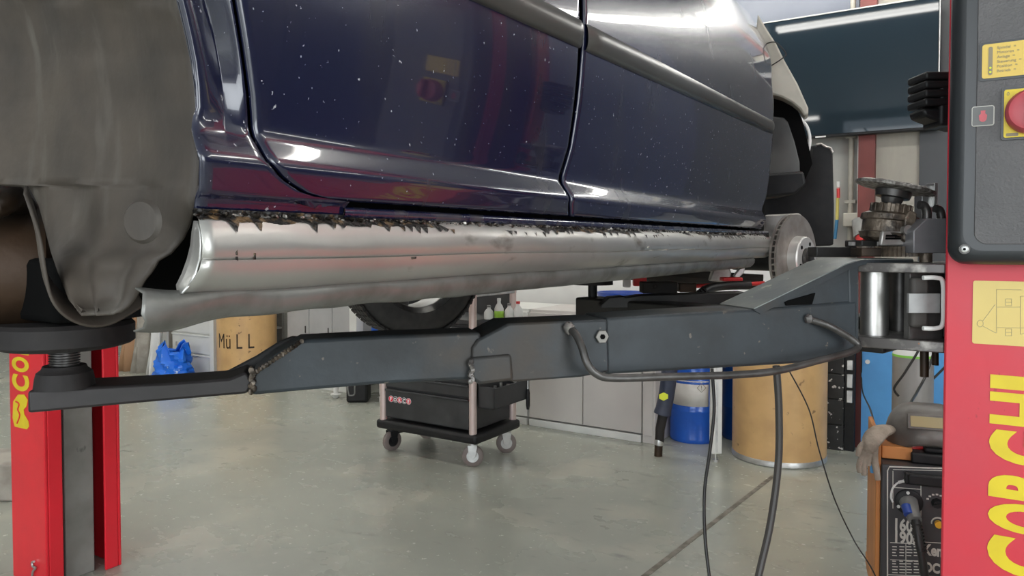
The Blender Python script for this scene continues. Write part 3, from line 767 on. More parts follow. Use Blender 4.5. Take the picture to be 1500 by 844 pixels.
# door bumper: black ribbed rubber
c = W(1364, 150, d=1.60)
bz = MB()
MB().box(c + RT * .025 + Vector((0, 0, -.012)), (.05, .07, .085), (RT, FL, Vector((0, 0, 1)))).prism([c + RT * a + Vector((0, 0, b)) + FL * -.03 for a, b in ((-.034, -.018), (.03, -.018), (.05, -.062), (.012, -.05), (-.030, -.034))], FL * .06).build('door_bumper', M_blackp, ncol, bevel=.006)
for i in range(4):
    MB().box(c + Vector((0, 0, .050 - i * .0185)) + RT * -.002, (.062, .075, .0165), (RT, FL, Vector((0, 0, 1)))).build('bumper_rib', M_blackp, ncol, bevel=.005, segs=3)

# carriage on the near column (a welded pair of plates with pivot pins)
PIV = Vector((-.19, 1.70, 0))
def zpx(py, d): return W(1290, py, d=d).z
DC = 1.52
zt1, zt0 = zpx(384, DC), zpx(397, DC); zb1, zb0 = zpx(488, DC), zpx(503, DC)
carr = MB()
def plate_poly(z): return [Vector((x, y, z)) for x, y in ((-.245, 1.66), (-.235, 1.625), (-.20, 1.605), (-.06, 1.60), (-.03, 1.62), (-.03, 1.83), (-.16, 1.83), (-.21, 1.80), (-.24, 1.74))]
carr.prism(plate_poly(zt0), (0, 0, zt1 - zt0)).prism(plate_poly(zb0), (0, 0, zb1 - zb0))
cg = carr.build('carriage', M_wornst, ncol, bevel=.002)
carr = MB().bb(-.10, -.03, 1.67, 1.83, zb1, zt0).bb(-.03, .04, 1.64, 1.80, zb0 - .08, zt1 + .25)
carr.build('carriage_body', M_armdark, cg, bevel=.003)
pin = MB(); pc = Vector((W(1281, 440, d=1.50).x, W(1281, 440, d=1.50).y, 0))
pin.cyl(pc + Vector((0, 0, zb1)), pc + Vector((0, 0, zt0)), .0265, n=36)
pin.build('pivot_pin', M_chrome, cg)
p2c = W(1318, 440, d=1.57); p2c.z = 0
MB().cyl(p2c + Vector((0, 0, zb1)), p2c + Vector((0, 0, zt0)), .024, n=30).build('pivot_pin', M_dsteel, cg)
fx = (RT, FL, Vector((0, 0, 1)))
def fbox(px0, px1, py0, py1, d, th, name, m_, parent, bevel=.002, **k):
    a = W(px0, py1, d=d); b = W(px1, py0, d=d)
    c = (a + b) / 2 + FL * (th / 2)
    return MB().box(c, (abs((b - a).dot(RT)), th, abs(b.z - a.z)), fx).build(name, m_, parent, bevel=bevel, **k)
fbox(1331, 1383, 398, 500, 1.425, .02, 'side_cheek', M_dsteel, cg)
fbox(1336, 1362, 407, 480, 1.405, .02, 'rubber_stop', mat('grey_rubber', (.075, .068, .062), .7), cg, bevel=.006)
fbox(1331, 1378, 430, 459, 1.390, .008, 'retaining_strap', mat('strap_grey', (.30, .30, .295), .45, .2, (.24, .24, .235), 30), cg, bevel=.001)
h = smoothpath([W(px, py, d=1.38) for px, py in [(1352, 407), (1372, 407), (1381, 413), (1382, 445), (1381, 474), (1372, 481), (1352, 481)]], 5)
MB().tube(h, .0042, 10).build('release_handle', M_whitep, cg)
blk = MB().prism([W(px, py, d=1.47) for px, py in [(1338, 371), (1338, 338), (1358, 320), (1387, 320), (1387, 371)]], FL * .07)
blk.build('lock_block', mat('block_grey', (.17, .17, .18), .4, .3, (.24, .235, .24), 12), cg, bevel=.002)
MB().cyl(W(1356, 371, d=1.51), W(1356, 384, d=1.51), .012).build('lock_spindle', M_grease, cg)
gr = MB(); gc = W(1302, 369, d=1.56)
gz1, gz0 = W(1302, 361, d=1.53).z, W(1302, 376, d=1.53).z
gp = []
for i in range(96):
    a = 2 * PI * i / 96; r_ = .058 + (.004 if i % 2 else 0)
    gp.append(Vector((gc.x + r_ * math.cos(a), gc.y + r_ * math.sin(a), gz0)))
gr.prism(gp, (0, 0, gz1 - gz0)).build('lock_gear', M_grease, cg, smooth=False)
fbox(1262, 1292, 363, 376, 1.47, .05, 'gear_arm', M_rust, cg)
fbox(1196, 1262, 362, 377, 1.62, .05, 'gear_arm', M_armdark, cg)
for px, d in ((1354, 1.49), (1370, 1.54)):
    b = 552 if px == 1354 else 535
    MB().cyl(W(px, 500, d=d), W(px, b, d=d), .0082 if px == 1354 else .0065, n=16).build('stop_pin', M_rust, cg)
fbox(1346, 1366, 494, 503, 1.46, .03, 'lower_lug', M_wornst, cg)
MB().tube(smoothpath([W(px, py, d=1.50) for px, py in [(1346, 300), (1354, 302), (1358, 312), (1357, 330)]], 5), .0085, 12).build('hook_pin', M_dsteel, cg)
MB().tube(smoothpath([W(px, py, d=1.53) for px, py in [(1369, 305), (1376, 308), (1379, 318), (1379, 330)]], 5), .0085, 12).build('hook_pin', M_dsteel, cg)
fbox(1350, 1366, 272, 322, 1.56, .03, 'angle_bracket', M_galv, cg, bevel=.001)
fbox(1368, 1374, 268, 303, 1.55, .03, 'angle_bracket', M_galv, cg, bevel=.001)
tag_bolts = MB()
for px, py, d in ((1248, 357, 1.56), (1290, 357, 1.53)):
    c = W(px, py, d=d)
    MB().cyl(c + Vector((0, 0, -.004)), c + Vector((0, 0, .004)), .0075, n=6).build('bolt', M_galv, cg)
fbox(1262, 1330, 352, 362, 1.56, .08, 'top_plate', M_armdark, cg)

# ---- rusty alternator lying on the carriage
alt = thing('alternator', 'greasy brown alternator with a rough flat disc, sitting on the lift carriage', 'car part', W(1300, 362, d=1.56))
bc = W(1304, 353, d=1.56); tiltx = RT * .16 + Vector((0, 0, 1)); tiltx.normalize()
A = W(1298, 355, d=1.56); B = W(1306, 301, d=1.56)
al = MB().lathe(A, B, [(0, .040), (.08, .052), (.22, .056), (.25, .051), (.55, .051), (.58, .056), (.72, .055), (.78, .046), (.8, .036), (1.0, .036)], 40)
al.build('housing', M_grease, alt)
ribs = MB(); d_, u_, w_ = ribs.frame(A, B)
for i in range(16):
    a = 2 * PI * i / 16; rad = u_ * math.cos(a) + w_ * math.sin(a)
    ribs.box(A + (B - A) * .88 + rad * .034, (.014, .007, .022), (rad, d_.cross(rad), d_))
ribs.build('cooling_rib', M_grease, alt, bevel=.001)
sl = MB()
for z in (.10, .17):
    sl.box(A + (B - A) * z + RT * -.008 - FL * .050, (.042, .008, .0045), (RT, FL, d_))
sl.build('vent_slot', M_black, alt)
MB().box(A + (B - A) * .10 + RT * -.008 - FL * .046, (.058, .012, .030), (RT, FL, d_)).build('vent_bracket', M_alu, alt, bevel=.003)
ear = MB().prism([W(px, py, d=1.50) for px, py in [(1326, 318), (1334, 308), (1344, 312), (1342, 328), (1338, 350), (1330, 358), (1322, 352)]], FL * .03)
ear.build('mounting_ear', M_grease, alt, bevel=.003)
c = W(1331, 337, d=1.495)
MB().lathe(c, c + FL * .02, [(0, .006), (0, .010), (1, .010)], 16).build('bush', M_alu, alt)
nd = (Vector((0, 0, 1)) + RT * .22).normalized()
C0 = W(1305, 299, d=1.56)
MB().lathe(C0, C0 + nd * .034, [(0, .018), (.35, .022), (.4, .033), (.8, .036), (.85, .020), (1, .020)], 32).build('pulley', M_dsteel, alt)
dc = C0 + nd * .030
nn = (Vector((0, 0, 1)) + RT * .22 - FL * .06).normalized()
dmb = MB(); d_, u_, w_ = dmb.frame(dc, dc + nn)
rws = []
for t, rr in ((0, .02), (0, .068), (.003, .077), (.009, .077), (.012, .070), (.013, .02)):
    rws.append([dc + nn * (t + random.uniform(-.0006, .0006)) + (u_ * math.cos(2 * PI * i / 48) + w_ * math.sin(2 * PI * i / 48)) * (rr + random.uniform(-.001, .001)) for i in range(48)])
dmb.grid(rws, True).add(rws[0], [tuple(range(47, -1, -1))]).add(rws[-1], [tuple(range(48))])
dmb.build('disc_wheel', M_disc, alt)

# ---- far column
FX1 = -2.81; FY0 = 1.31
fcol = thing('lift_column', 'red lift column at left edge behind the arm pad', 'lift column', (FX1 - .13, FY0 + .14, 0))
column(fcol, FX1 - .25, FX1, FY0, FY0 + .275, 1, M_red)
MB().bb(FX1 - .13, FX1 - .035, FY0 + .085, FY0 + .275 - .085, 0, 3.4).build('steel_rail', mat('rail_grey', (0.30, .29, .265), .45, .2, (.20, .19, .17), 5, layers=[((.05, .05, .045), 11, .66, .72, .5, (1, 1, .5))]), fcol, bevel=.003)
MB().bb(FX1 - .23, FX1 - .15, FY0 + .02, FY0 + .25, 0, 3.4).build('channel_back', M_black, fcol)
ypf = FY0 - .0005
def Wc(px, py): return W(px, py, y=FY0)
zt = []
for top_, bot_ in ((549, 573), (523, 545), (498, 519), (474, 495), (450, 470), (440, 447)):
    zt.append((Wc(30, bot_).z, Wc(30, top_).z))
letters(fcol, 'CORGHI', Wc(18, 550).x, Wc(43, 550).x, zt, ypf, M_yel, .048)
em = [(27, 578), (36, 578), (41, 586), (39, 596), (35, 600), (36, 607), (42, 617), (43, 625), (40, 629), (22, 625), (19, 612), (20, 588)]
MB().prism([Wc(*p) + Vector((0, -.0005, 0)) for p in em], (0, -.001, 0)).build('emblem', M_yel, fcol)
MB().tube(smoothpath([Wc(*p) + Vector((0, -.002, 0)) for p in [(24, 588), (29, 592), (27, 600), (30, 608), (26, 620)]], 4), .003, 6).build('emblem_line', M_red, fcol)
kp = smoothpath([W(px, py, y=FY0 - .006) for px, py in [(50, 823), (47, 824), (48, 830), (52, 832), (48, 838), (47, 850)]], 5)
MB().tube(kp, .004, 8).build('hook', M_galv, fcol)

# ================================================================ REAR LIFT ARM
armt = thing('lift_arm', 'grey steel swing arm of the lift reaching left under the car', 'lift arm', (-.19, 1.70, 1.0))
a0 = W(1255, 440, d=1.46); b0 = W(40, 590, d=1.04)
AD = (b0 - a0); AD.z = 0; AD.normalize()
AN = Vector((-AD.y, AD.x, 0))
if AN.dot(Vector((0, 0, 0)) - a0) < 0: AN = -AN       # towards the camera
def Wa(px, py, off=0.0): return W(px, py, plane=(a0 + AN * off, AN))
BK = -AN
def aprism(pix, th, name, m_, off=0.0, bevel=.003, parent=None, **k):
    return MB().prism([Wa(px, py, off) for px, py in pix], BK * th).build(name, m_, parent or armt, bevel=bevel, **k)
# tip bar
aprism([(40, 573), (120, 568), (250, 561), (335, 555), (360, 545), (372, 560), (362, 577), (200, 591), (40, 606)], .085, 'tip_bar', M_armtip, off=.0, bevel=.004)
# outer box with sloped end
aprism([(361, 577), (372, 545), (405, 518), (442, 498), (560, 492), (705, 487), (705, 556), (560, 563), (440, 573), (375, 579)], .082, 'outer_arm', M_arm, off=.002, bevel=.006, segs=3)
aprism([(300, 552), (335, 543), (375, 522), (410, 500), (428, 493), (445, 494), (445, 520), (380, 560), (320, 560)], .012, 'gusset', M_armdark, off=-.080, bevel=.003)
wd_ = MB()
for t in range(16):
    u = t / 15; px = lerp(372, 442, u); py = lerp(547, 500, u)
    wd_.blob(Wa(px, py, .003), .0038, (1, 1, 1), 8, .25)
for t in range(8):
    wd_.blob(Wa(369 + random.uniform(-3, 3), 542 + t * 4.5, .003), .0050, (1, 1, 1), 8, .25)
wd_.build('weld', M_grease, armt)
# sleeve
aprism([(692, 510), (700, 498), (745, 474), (890, 468), (893, 545), (850, 553), (752, 560), (692, 540)], .10, 'sleeve', M_arm, off=.010, bevel=.004)
aprism([(690, 524), (750, 519), (753, 558), (703, 564), (690, 556)], .10, 'sleeve_collar', M_arm, off=.016, bevel=.006, segs=3)
wd_ = MB()
for t in range(10): wd_.blob(Wa(691 + random.uniform(-2, 2), 530 + t * 3.2, .014), .0045, (1, 1, 1), 8, .25)
wd_.build('weld', M_wornst, armt)
# main box
aprism([(888, 466), (1000, 459), (1105, 453), (1256, 440), (1256, 512), (1180, 532), (1100, 537), (888, 549)], .105, 'inner_arm', M_arm, off=.004, bevel=.006, segs=3)
# bracket rising to the pivot
aprism([(1106, 456), (1240, 389), (1258, 386), (1258, 512), (1200, 528), (1180, 470)], .012, 'web_plate', M_arm, off=.0, bevel=.002)
aprism([(1150, 442), (1195, 429), (1190, 446), (1152, 448)], .004, 'web_slot', M_black, off=.0035, bevel=.001)
tp = [(1104, 452), (1240, 386), (1262, 379), (1338, 379), (1338, 384), (1264, 386), (1244, 393), (1112, 459)]
MB().prism([Wa(px, py, .006) for px, py in tp], BK * .115).build('brace_plate', M_armwornhl, armt, bevel=.001)
MB().prism([Wa(px, py, .0075) for px, py in [(1104, 454), (1240, 388), (1262, 381), (1338, 381), (1338, 385), (1264, 388), (1244, 395), (1114, 460)]], BK * .002).build('brace_edge', M_arm, armt)
aprism([(1243, 392), (1258, 389), (1258, 503), (1246, 505)], .11, 'pivot_cheek', M_arm, off=.003)
# lower pivot tongue
MB().prism([Wa(px, py, .0) for px, py in [(1240, 500), (1262, 499), (1330, 501), (1316, 508), (1262, 511), (1245, 512)]], BK * .10).build('pivot_tongue', M_armdark, armt, bevel=.003)
# bolt
c = Wa(881, 493, .012)
MB().cyl(c, c + AN * .005, .0125, n=6).build('bolt', mat('bolt_steel', (.22, .21, .19), .45, .5), armt, bevel=.001)
MB().cyl(c + AN * .005, c + AN * .006, .005, n=6).build('bolt_socket', M_black, armt)
# foot guard rod
gpts = [Wa(px, py, o) for px, py, o in [(832, 482, .012), (842, 488, .028), (852, 508, .045), (860, 532, .055), (874, 548, .06), (900, 554, .06), (980, 552, .06), (1080, 549, .06), (1140, 543, .06), (1200, 528, .055), (1245, 516, .045), (1257, 507, .035), (1245, 495, .03), (1215, 478, .025), (1186, 468, .008)]]
MB().tube(smoothpath(gpts, 8), .0068, 12).build('guard_rod', M_dsteel, armt)
MB().blob(Wa(833, 481, .014), .011, (1, 1, 1), 10, .15).build('rod_weld', M_wornst, armt)
MB().blob(Wa(1185, 467, .010), .009, (1, 1, 1), 10, .15).build('rod_weld', M_wornst, armt)
# screw pad
pcx = W(95, 560, d=1.075)
def pz(py): return W(95, py, d=1.075).z
def at(z): return Vector((pcx.x, pcx.y, z))
MB().lathe(at(pz(567)), at(pz(535)), [(0, .040), (.45, .038), (.7, .036), (.85, .030), (1, .028)], 40).build('pad_socket', M_rubber, armt)
thr = []
z0, z1 = pz(540), pz(503)
for i in range(41): thr.append((i / 40, .0205 if i % 4 < 2 else .0175))
scr = MB().lathe(at(z0), at(z1), thr, 36).build('pad_screw', M_dsteel, armt, angle=20)
MB().lathe(at(pz(508)), at(pz(470)), [(0, .075), (.1, .088), (.2, .093), (.85, .093), (1, .088)], 56).build('lift_pad', M_rubber, armt)

# ---- front lift arm (short), behind
arm2 = thing('lift_arm', 'dark short swing arm behind the grey one, pointing to the front', 'lift arm', (-.19, 1.78, 1.0))
ea = Vector((-.19, 1.79, 0)); eb = W(868, 440, d=2.2); eb.z = 0
dd = (eb - ea).normalized(); nn2 = Vector((dd.y, -dd.x, 0))
ztop = W(940, 437, d=2.05).z
MB().box((ea + (eb - ea) * .5) + Vector((0, 0, ztop - .045)), ((eb - ea).length + .06, .09, .075), (dd, Vector((-dd.y, dd.x, 0)), Vector((0, 0, 1)))).build('arm_beam', M_armdark, arm2, bevel=.006)
MB().prism([W(px, py, d=2.05) for px, py in [(880, 447), (892, 436), (912, 434), (918, 436), (936, 433), (960, 432), (1090, 428), (1110, 436), (1110, 450), (880, 452)]], FL * .06).build('arm_gusset', M_armdark, arm2, bevel=.003)
z2 = W(868, 417, d=2.2).z; z3 = W(868, 445, d=2.2).z
MB().cyl(eb + Vector((0, 0, z3)), eb + Vector((0, 0, z2)), .0135).build('pad_screw', M_blackp, arm2)
MB().lathe(eb + Vector((0, 0, z3 - .02)), eb + Vector((0, 0, z3 + .01)), [(0, .03), (.6, .03), (1, .024)]).build('pad_socket', M_blackp, arm2)
MB().cyl(eb + Vector((0, 0, z2)), eb + Vector((0, 0, z2 + .03)), .06).build('lift_pad', M_rubber, arm2)

# ================================================================ TOOL CART
ct = thing('tool_cart', 'black workshop tool cart on four casters with red and white lettering', 'tool cart', (-2.70, 3.56, 0))
cx0, cx1, cy0, cy1 = -3.05, -2.35, 3.31, 3.74
bz0, bz1_ = .165, .80
MB().bb(cx0 + .03, cx1 - .03, cy0 + .02, cy1 - .02, bz0 + .04, bz1_).build('body', M_cart, ct, bevel=.004)
MB().bb(cx0 - .02, cx1 + .02, cy0 - .02, cy1 + .02, .14, .195).build('base_bumper', M_blackp, ct, bevel=.018, segs=3)
for i, (z0, z1) in enumerate(((.215, .385), (.395, .465), (.475, .545), (.555, .625), (.635, .705), (.715, .785))):
    dw = MB().bb(cx0 + .045, cx1 - .045, cy0 + .002, cy0 + .03, z0, z1 - .012).bb(cx0 + .045, cx1 - .045, cy0 - .008, cy0 + .02, z1 - .014, z1 - .002).build('drawer', M_cart, ct, bevel=.003)
for x in (cx0 + .02, cx1 - .02):
    for yy in (cy0 + .01, cy1 - .01):
        MB().cyl((x, yy, .19), (x, yy, .97), .022, n=20).build('corner_post', M_cartpost, ct)
MB().bb(cx0, cx1, cy0 - .005, cy0 + .03, .955, .985).bb(cx0, cx1, cy1 - .03, cy1 + .005, .955, .985).bb(cx0, cx0 + .03, cy0, cy1, .955, .985).bb(cx1 - .03, cx1, cy0, cy1, .955, .985).build('top_frame', M_galv, ct, bevel=.004)
MB().bb(cx0 + .02, cx1 - .02, cy0 + .01, cy1 - .01, .80, .825).bb(cx0 + .02, cx0 + .04, cy0 + .02, cy1 - .02, .82, .96).bb(cx0 + .03, cx1 - .02, cy1 - .03, cy1 - .02, .82, .96).build('top_tray', M_cart, ct, bevel=.002)
# logo
lx = cx0 + .062; lz = .325
for i, ch in enumerate('FORCE'):
    cxx = lx + .026 + i * .034
    MB().cyl((cxx, cy0 + .002, lz), (cxx, cy0 - .0005, lz), .0185, n=24).build('logo_disc', M_logow, ct)
    MB().cyl((cxx, cy0 + .002, lz), (cxx, cy0 - .0012, lz), .0165, n=24).build('logo_disc', M_logored if i % 2 == 0 else M_cart, ct)
    text('logo_letter', ch, (cxx, cy0 - .0018, lz - .0105), (1, 0, 0), (0, 0, 1), .029, M_logow, ct, bold=.0012, align='CENTER')
# side bin
MB().bb(cx1, cx1 + .11, cy0 + .03, cy1 - .03, .34, .35).bb(cx1 + .10, cx1 + .11, cy0 + .03, cy1 - .03, .34, .455).bb(cx1, cx1 + .11, cy0 + .03, cy0 + .04, .34, .46).bb(cx1, cx1 + .11, cy1 - .04, cy1 - .03, .34, .46).bb(cx1, cx1 + .01, cy0 + .03, cy1 - .03, .34, .50).build('side_bin', M_cart, ct, bevel=.002)
def caster(x, y, face, brake):
    c = Vector((x, y, .058)); a = Vector((math.cos(face), math.sin(face), 0)); b = Vector((-a.y, a.x, 0))
    root = MB().cyl(c + Vector((0, 0, .062)), c + Vector((0, 0, .085)), .03, n=20)
    for s in (-1, 1):
        root.prism([c + a * (s * .026) + b * u + Vector((0, 0, v)) for u, v in ((-.028, .064), (.028, .064), (.018, .0), (0, -.016), (-.018, 0))], a * .003)
    fo = root.build('caster', M_galv if not brake else M_blackp, ct, bevel=.001)
    MB().lathe(c - a * .016, c + a * .016, [(0, .034), (0, .052), (.15, .060), (.85, .060), (1, .052), (1, .034)], 32, cap=False).build('wheel', M_caster, fo)
    MB().lathe(c - a * .015, c + a * .015, [(0, .036), (1, .036)], 28).cyl(c - a * .03, c + a * .03, .008, n=12).build('wheel_hub', M_galv if not brake else M_blackp, fo)
    if brake: MB().box(c + b * .05 + Vector((0, 0, .045)), (.035, .05, .008), (a, b, Vector((0, 0, 1)))).build('brake_pedal', M_blackp, fo, bevel=.002)
caster(cx1 - .05, cy0 + .05, math.radians(-60), False)
caster(cx0 + .05, cy0 + .05, math.radians(-15), True)
caster(cx1 - .04, cy1 - .05, math.radians(-50), False)
caster(cx0 + .05, cy1 - .05, math.radians(-80), True)

def bottle(px, h, r, label, body, cap, lab=None, d=4.15, capname='cap'):
    p = W(px, 460, d=d); p.z = .825
    t = thing('bottle', label, 'bottle', p, group='bottles in the cart top tray')
    MB().lathe(p, p + Vector((0, 0, h)), [(0, r * .92), (.04, r), (.55, r), (.72, r * .75), (.85, r * .4), (1, r * .35)], 20).build('bottle_body', body, t)
    MB().cyl(p + Vector((0, 0, h * .97)), p + Vector((0, 0, h * 1.12)), r * .42, n=14).build(capname, cap, t)
    if lab: MB().lathe(p + Vector((0, 0, h * .1)), p + Vector((0, 0, h * .45)), [(0, r * 1.02), (1, r * 1.02)], 20, cap=False).build('bottle_label', lab, t, solid=.0004)
bottle(716, .07, .0265, 'short white bottle at the left end of the cart tray', M_whitep, M_greyp)
bottle(731, .105, .0265, 'tallest white bottle with green label in the cart tray', M_whitep, M_whitep, M_lime)
bottle(746, .08, .0265, 'white bottle with grey cap between the green and red ones', M_whitep, M_greyp)
bottle(759, .09, .0265, 'white bottle with red cap in the cart tray', M_whitep, M_redp)
p = W(797, 560, d=4.15)
sd = thing('screwdriver', 'black handled screwdriver hanging at the right side of the tool cart', 'screwdriver', (cx1 + .125, cy1 - .06, .3))
q = Vector((cx1 + .118, cy1 - .06, 0))
MB().cyl(q + Vector((0, 0, .52)), q + Vector((0, 0, .40)), .004, n=8).build('shaft', M_galv, sd)
MB().lathe(q + Vector((0, 0, .40)), q + Vector((0, 0, .28)), [(0, .008), (.2, .012), (.8, .012), (1, .008)], 12).build('handle', M_blackp, sd)
for i in range(6):
    q = Vector((cx1 + .03 + .02 * (i % 3), cy0 + .08 + i * .045, .39))
    tag(MB().lathe(q, q + Vector((0, 0, .05 + .012 * (i % 2))), [(0, .015), (.5, .017), (.6, .010), (1, .010)], 14).build('socket', M_chrome), 'chrome socket standing in the side bin of the tool cart', 'socket', 'sockets in the side bin')

# ================================================================ CABINETS ALONG THE BACK WALL
def cabinet(x0, x1, y0, y1, h, label, m_, doors, handle=True, plinth=.05):
    t = thing('cabinet', label, 'cabinet', ((x0 + x1) / 2, (y0 + y1) / 2, 0))
    MB().bb(x0, x1, y0 + .02, y1, plinth, h).build('body', m_, t, bevel=.003)
    MB().bb(x0 + .005, x1 - .005, y0 - .004, y1, 0, plinth - .004).build('plinth', M_cabw, t, bevel=.002)
    n = doors; w = (x1 - x0) / n
    for i in range(n):
        d = MB().bb(x0 + i * w + .003, x0 + (i + 1) * w - .003, y0, y0 + .019, plinth + .006, h - .02).build('door', m_, t, bevel=.003)
        if handle: MB().bb(x0 + (i + 1) * w - .05, x0 + (i + 1) * w - .038, y0 - .006, y0, h * .55, h * .55 + .06).build('handle', M_dsteel, d, bevel=.002)
    return t
cabinet(-2.62, -1.79, 4.33, 4.85, .80, 'pinkish grey low cabinet with wide doors right of the tool cart', M_cab, 2)
tc = thing('cabinet', 'narrow grey end cabinet beside the hanging exhaust nozzle', 'cabinet', (-1.74, 4.5, 0))
MB().bb(-1.785, -1.70, 4.33, 4.85, 0, .80).build('body', M_cab, tc, bevel=.003)
MB().bb(-1.776, -1.715, 4.322, 4.332, .05, .77).build('door', M_cab, tc, bevel=.002)
cabinet(-4.00, -2.63, 4.33, 4.85, .80, 'white low cabinet behind the tool cart', M_cabw, 3)
cabinet(-5.20, -4.36, 4.45, 4.95, .86, 'cool grey cabinet between the waste drum and the white post', M_cabg, 3)
pt = MB().bb(-4.35, -4.27, 4.36, 4.44, 0, 1.02).build('metal_post', M_cabw, bevel=.004); tag(pt, 'white square post behind the arm, left of the blue can', 'post')
# rack with the blue can
rk = thing('steel_stand', 'grey stand carrying the blue can behind the lift arm', 'stand', (-4.13, 4.50, 0))
MB().bb(-4.25, -4.01, 4.40, 4.62, .47, .49).build('top', M_cabg, rk, bevel=.002)
for x in (-4.24, -4.02):
    for yy in (4.41, 4.61): MB().bb(x - .01, x + .01, yy - .01, yy + .01, 0, .47).build('leg', M_cabg, rk)
bcn = thing('canister', 'bright blue can with white print and black lid', 'can', (-4.10, 4.50, .49))
p0 = Vector((-4.12, 4.50, .49))
MB().cyl(p0, p0 + Vector((0, 0, .165)), .088).build('can_body', M_bluedrum, bcn)
MB().cyl(p0 + Vector((0, 0, .165)), p0 + Vector((0, 0, .20)), .090).build('lid', M_blackp, bcn)
MB().tube(smoothpath([p0 + Vector((-.08, 0, .19)), p0 + Vector((-.04, -.03, .26)), p0 + Vector((.04, -.03, .26)), p0 + Vector((.08, 0, .19))], 5), .004, 8).build('handle', M_galv, bcn)
MB().box(p0 + Vector((.03, -.083, .11)), (.08, .012, .018)).build('white_print', M_whitep, bcn)
# jerrycan
jp = W(515, 590, z=0); jc = thing('jerrycan', 'black plastic jerrycan with side grip on the floor below the arm', 'canister', jp)
J = Vector((jp.x, jp.y + .08, 0))
jb = MB().box(J + Vector((0, 0, .17)), (.17, .16, .34), (RT, FL, Vector((0, 0, 1)))).build('can_body', M_blackp, jc, bevel=.022, segs=4)
MB().cyl(J + Vector((.02, 0, .34)), J + Vector((.02, 0, .38)), .03).build('cap', M_blackp, jc)
MB().tube(smoothpath([J - RT * .06 - FL * .081 + RT * a + Vector((0, 0, b)) for a, b in ((0, .06), (.04, .065), (.045, .12), (.04, .19), (0, .20), (-.01, .12), (0, .06))], 4), .006, 8).build('grip', M_greyp, jc)
tw_ = W(492, 583, z=0)
tag(MB().lathe(tw_, tw_ + Vector((0, 0, .16)), [(0, .02), (.2, .045), (.25, .018), (.7, .03), (1, .03)], 16).build('spray_nozzle', M_whitep), 'small white nozzle standing left of the black jerrycan', 'nozzle')
bb_ = thing('storage_bin', 'dark blue plastic bin on the cabinet top behind the arm', 'bin', (-2.1, 4.62, .80))
rws = []
for z, s in ((.80, .8), (.88, .95), (.925, 1.0), (.925, .94), (.81, .74)):
    rws.append([Vector((-2.02 + .20 * s * math.cos(2 * PI * i / 32), 4.6 + .17 * s * math.sin(2 * PI * i / 32), z)) for i in range(32)])
MB().grid(rws, True).add(rws[0], [tuple(range(32))]).add(rws[-1], [tuple(range(32))]).build('bin_body', M_bluep, bb_)

# white drawer unit far left
dw0 = W(252, 545, d=6.9); dw1 = W(312, 545, d=6.6)
du = thing('drawer_unit', 'white drawer unit left of the waste drum', 'drawer unit', (-6.2, 4.35, 0))
ux0 = W(250, 520, y=4.25).x; ux1 = W(311, 520, y=4.25).x
MB().bb(ux0, ux1, 4.27, 4.75, 0, 1.0).build('body', M_cabw, du, bevel=.004)
for i in range(5):
    z0 = .03 + i * .19
    dd_ = MB().bb(ux0 + .03, ux1 - .03, 4.25, 4.27, z0, z0 + .175).bb(ux0 + .03, ux1 - .03, 4.24, 4.25, z0 + .16, z0 + .175).build('drawer', M_cabw, du, bevel=.003)
    MB().bb(ux0 + .10, ux0 + .115, 4.238, 4.25, z0 + .05, z0 + .09).build('latch', M_galv, dd_)
MB().bb(ux1, ux1 + .06, 4.22, 4.75, 0, 1.05).build('side_post', M_whitep, du, bevel=.004)
gp_ = thing('shelf_upright', 'dark grey perforated rack side between drawer unit and waste drum', 'rack', (ux1 + .15, 4.4, 0))
MB().bb(ux1 + .07, ux1 + .42, 4.70, 4.73, 0, 1.05).build('upright', M_greyp, gp_)
for i in range(5):
    MB().bb(ux1 + .09, ux1 + .14, 4.69, 4.70, .12 + i * .19, .20 + i * .19).build('bracket', M_paper, gp_, bevel=.003)
    MB().bb(ux1 + .07, ux1 + .42, 4.62, 4.70, .07 + i * .19, .085 + i * .19).build('shelf', M_cabg, gp_)
ps = thing('slotted_rail', 'white perforated steel strip standing left of the drawer unit', 'rail', (W(242, 500, y=4.25).x, 4.25, 0))
xx = W(243, 500, y=4.25).x
MB().bb(xx - .03, xx + .03, 4.24, 4.26, 0, 1.0).build('strip', M_whitep, ps)
for i in range(9): MB().cyl((xx, 4.241, .1 + i * .1), (xx, 4.237, .1 + i * .1), .010, n=10).build('hole', M_black, ps)
# sheets and boards leaning far left
for i, (px0, px1, m_, nm, lb) in enumerate(((172, 192, M_card, 'board', 'brown board leaning at far left beyond the column'), (190, 212, M_cloth, 'fabric_roll', 'pale grey fabric roll standing left of the blue sheet'), (213, 226, M_cabw, 'panel', 'light narrow panel leaning behind the blue sheet'))):
    a = W(px0, 540, d=7.2 - .1 * i); b = W(px1, 540, d=7.2 - .1 * i); a.z = 0; b.z = 0
    mb = MB()
    rws = []
    for z in (0, .25, .5, .75, 1.0):
        rws.append([a.lerp(b, t / 6) + Vector((0, .02 * math.sin(t * 1.3 + z * 4) + z * .12, z)) for t in range(7)])
    tag(mb.grid(rws).build(nm, m_, solid=.03), lb, nm.replace('_', ' '))
a = W(228, 560, d=7.3)
tag(MB().box((a.x + .02, a.y + .32, .45), (.38, .2, .9), fx).build('covered_crate', M_cloth, bevel=.05), 'grey covered crate standing behind the blue sheet', 'crate')
a = W(205, 600, z=0)
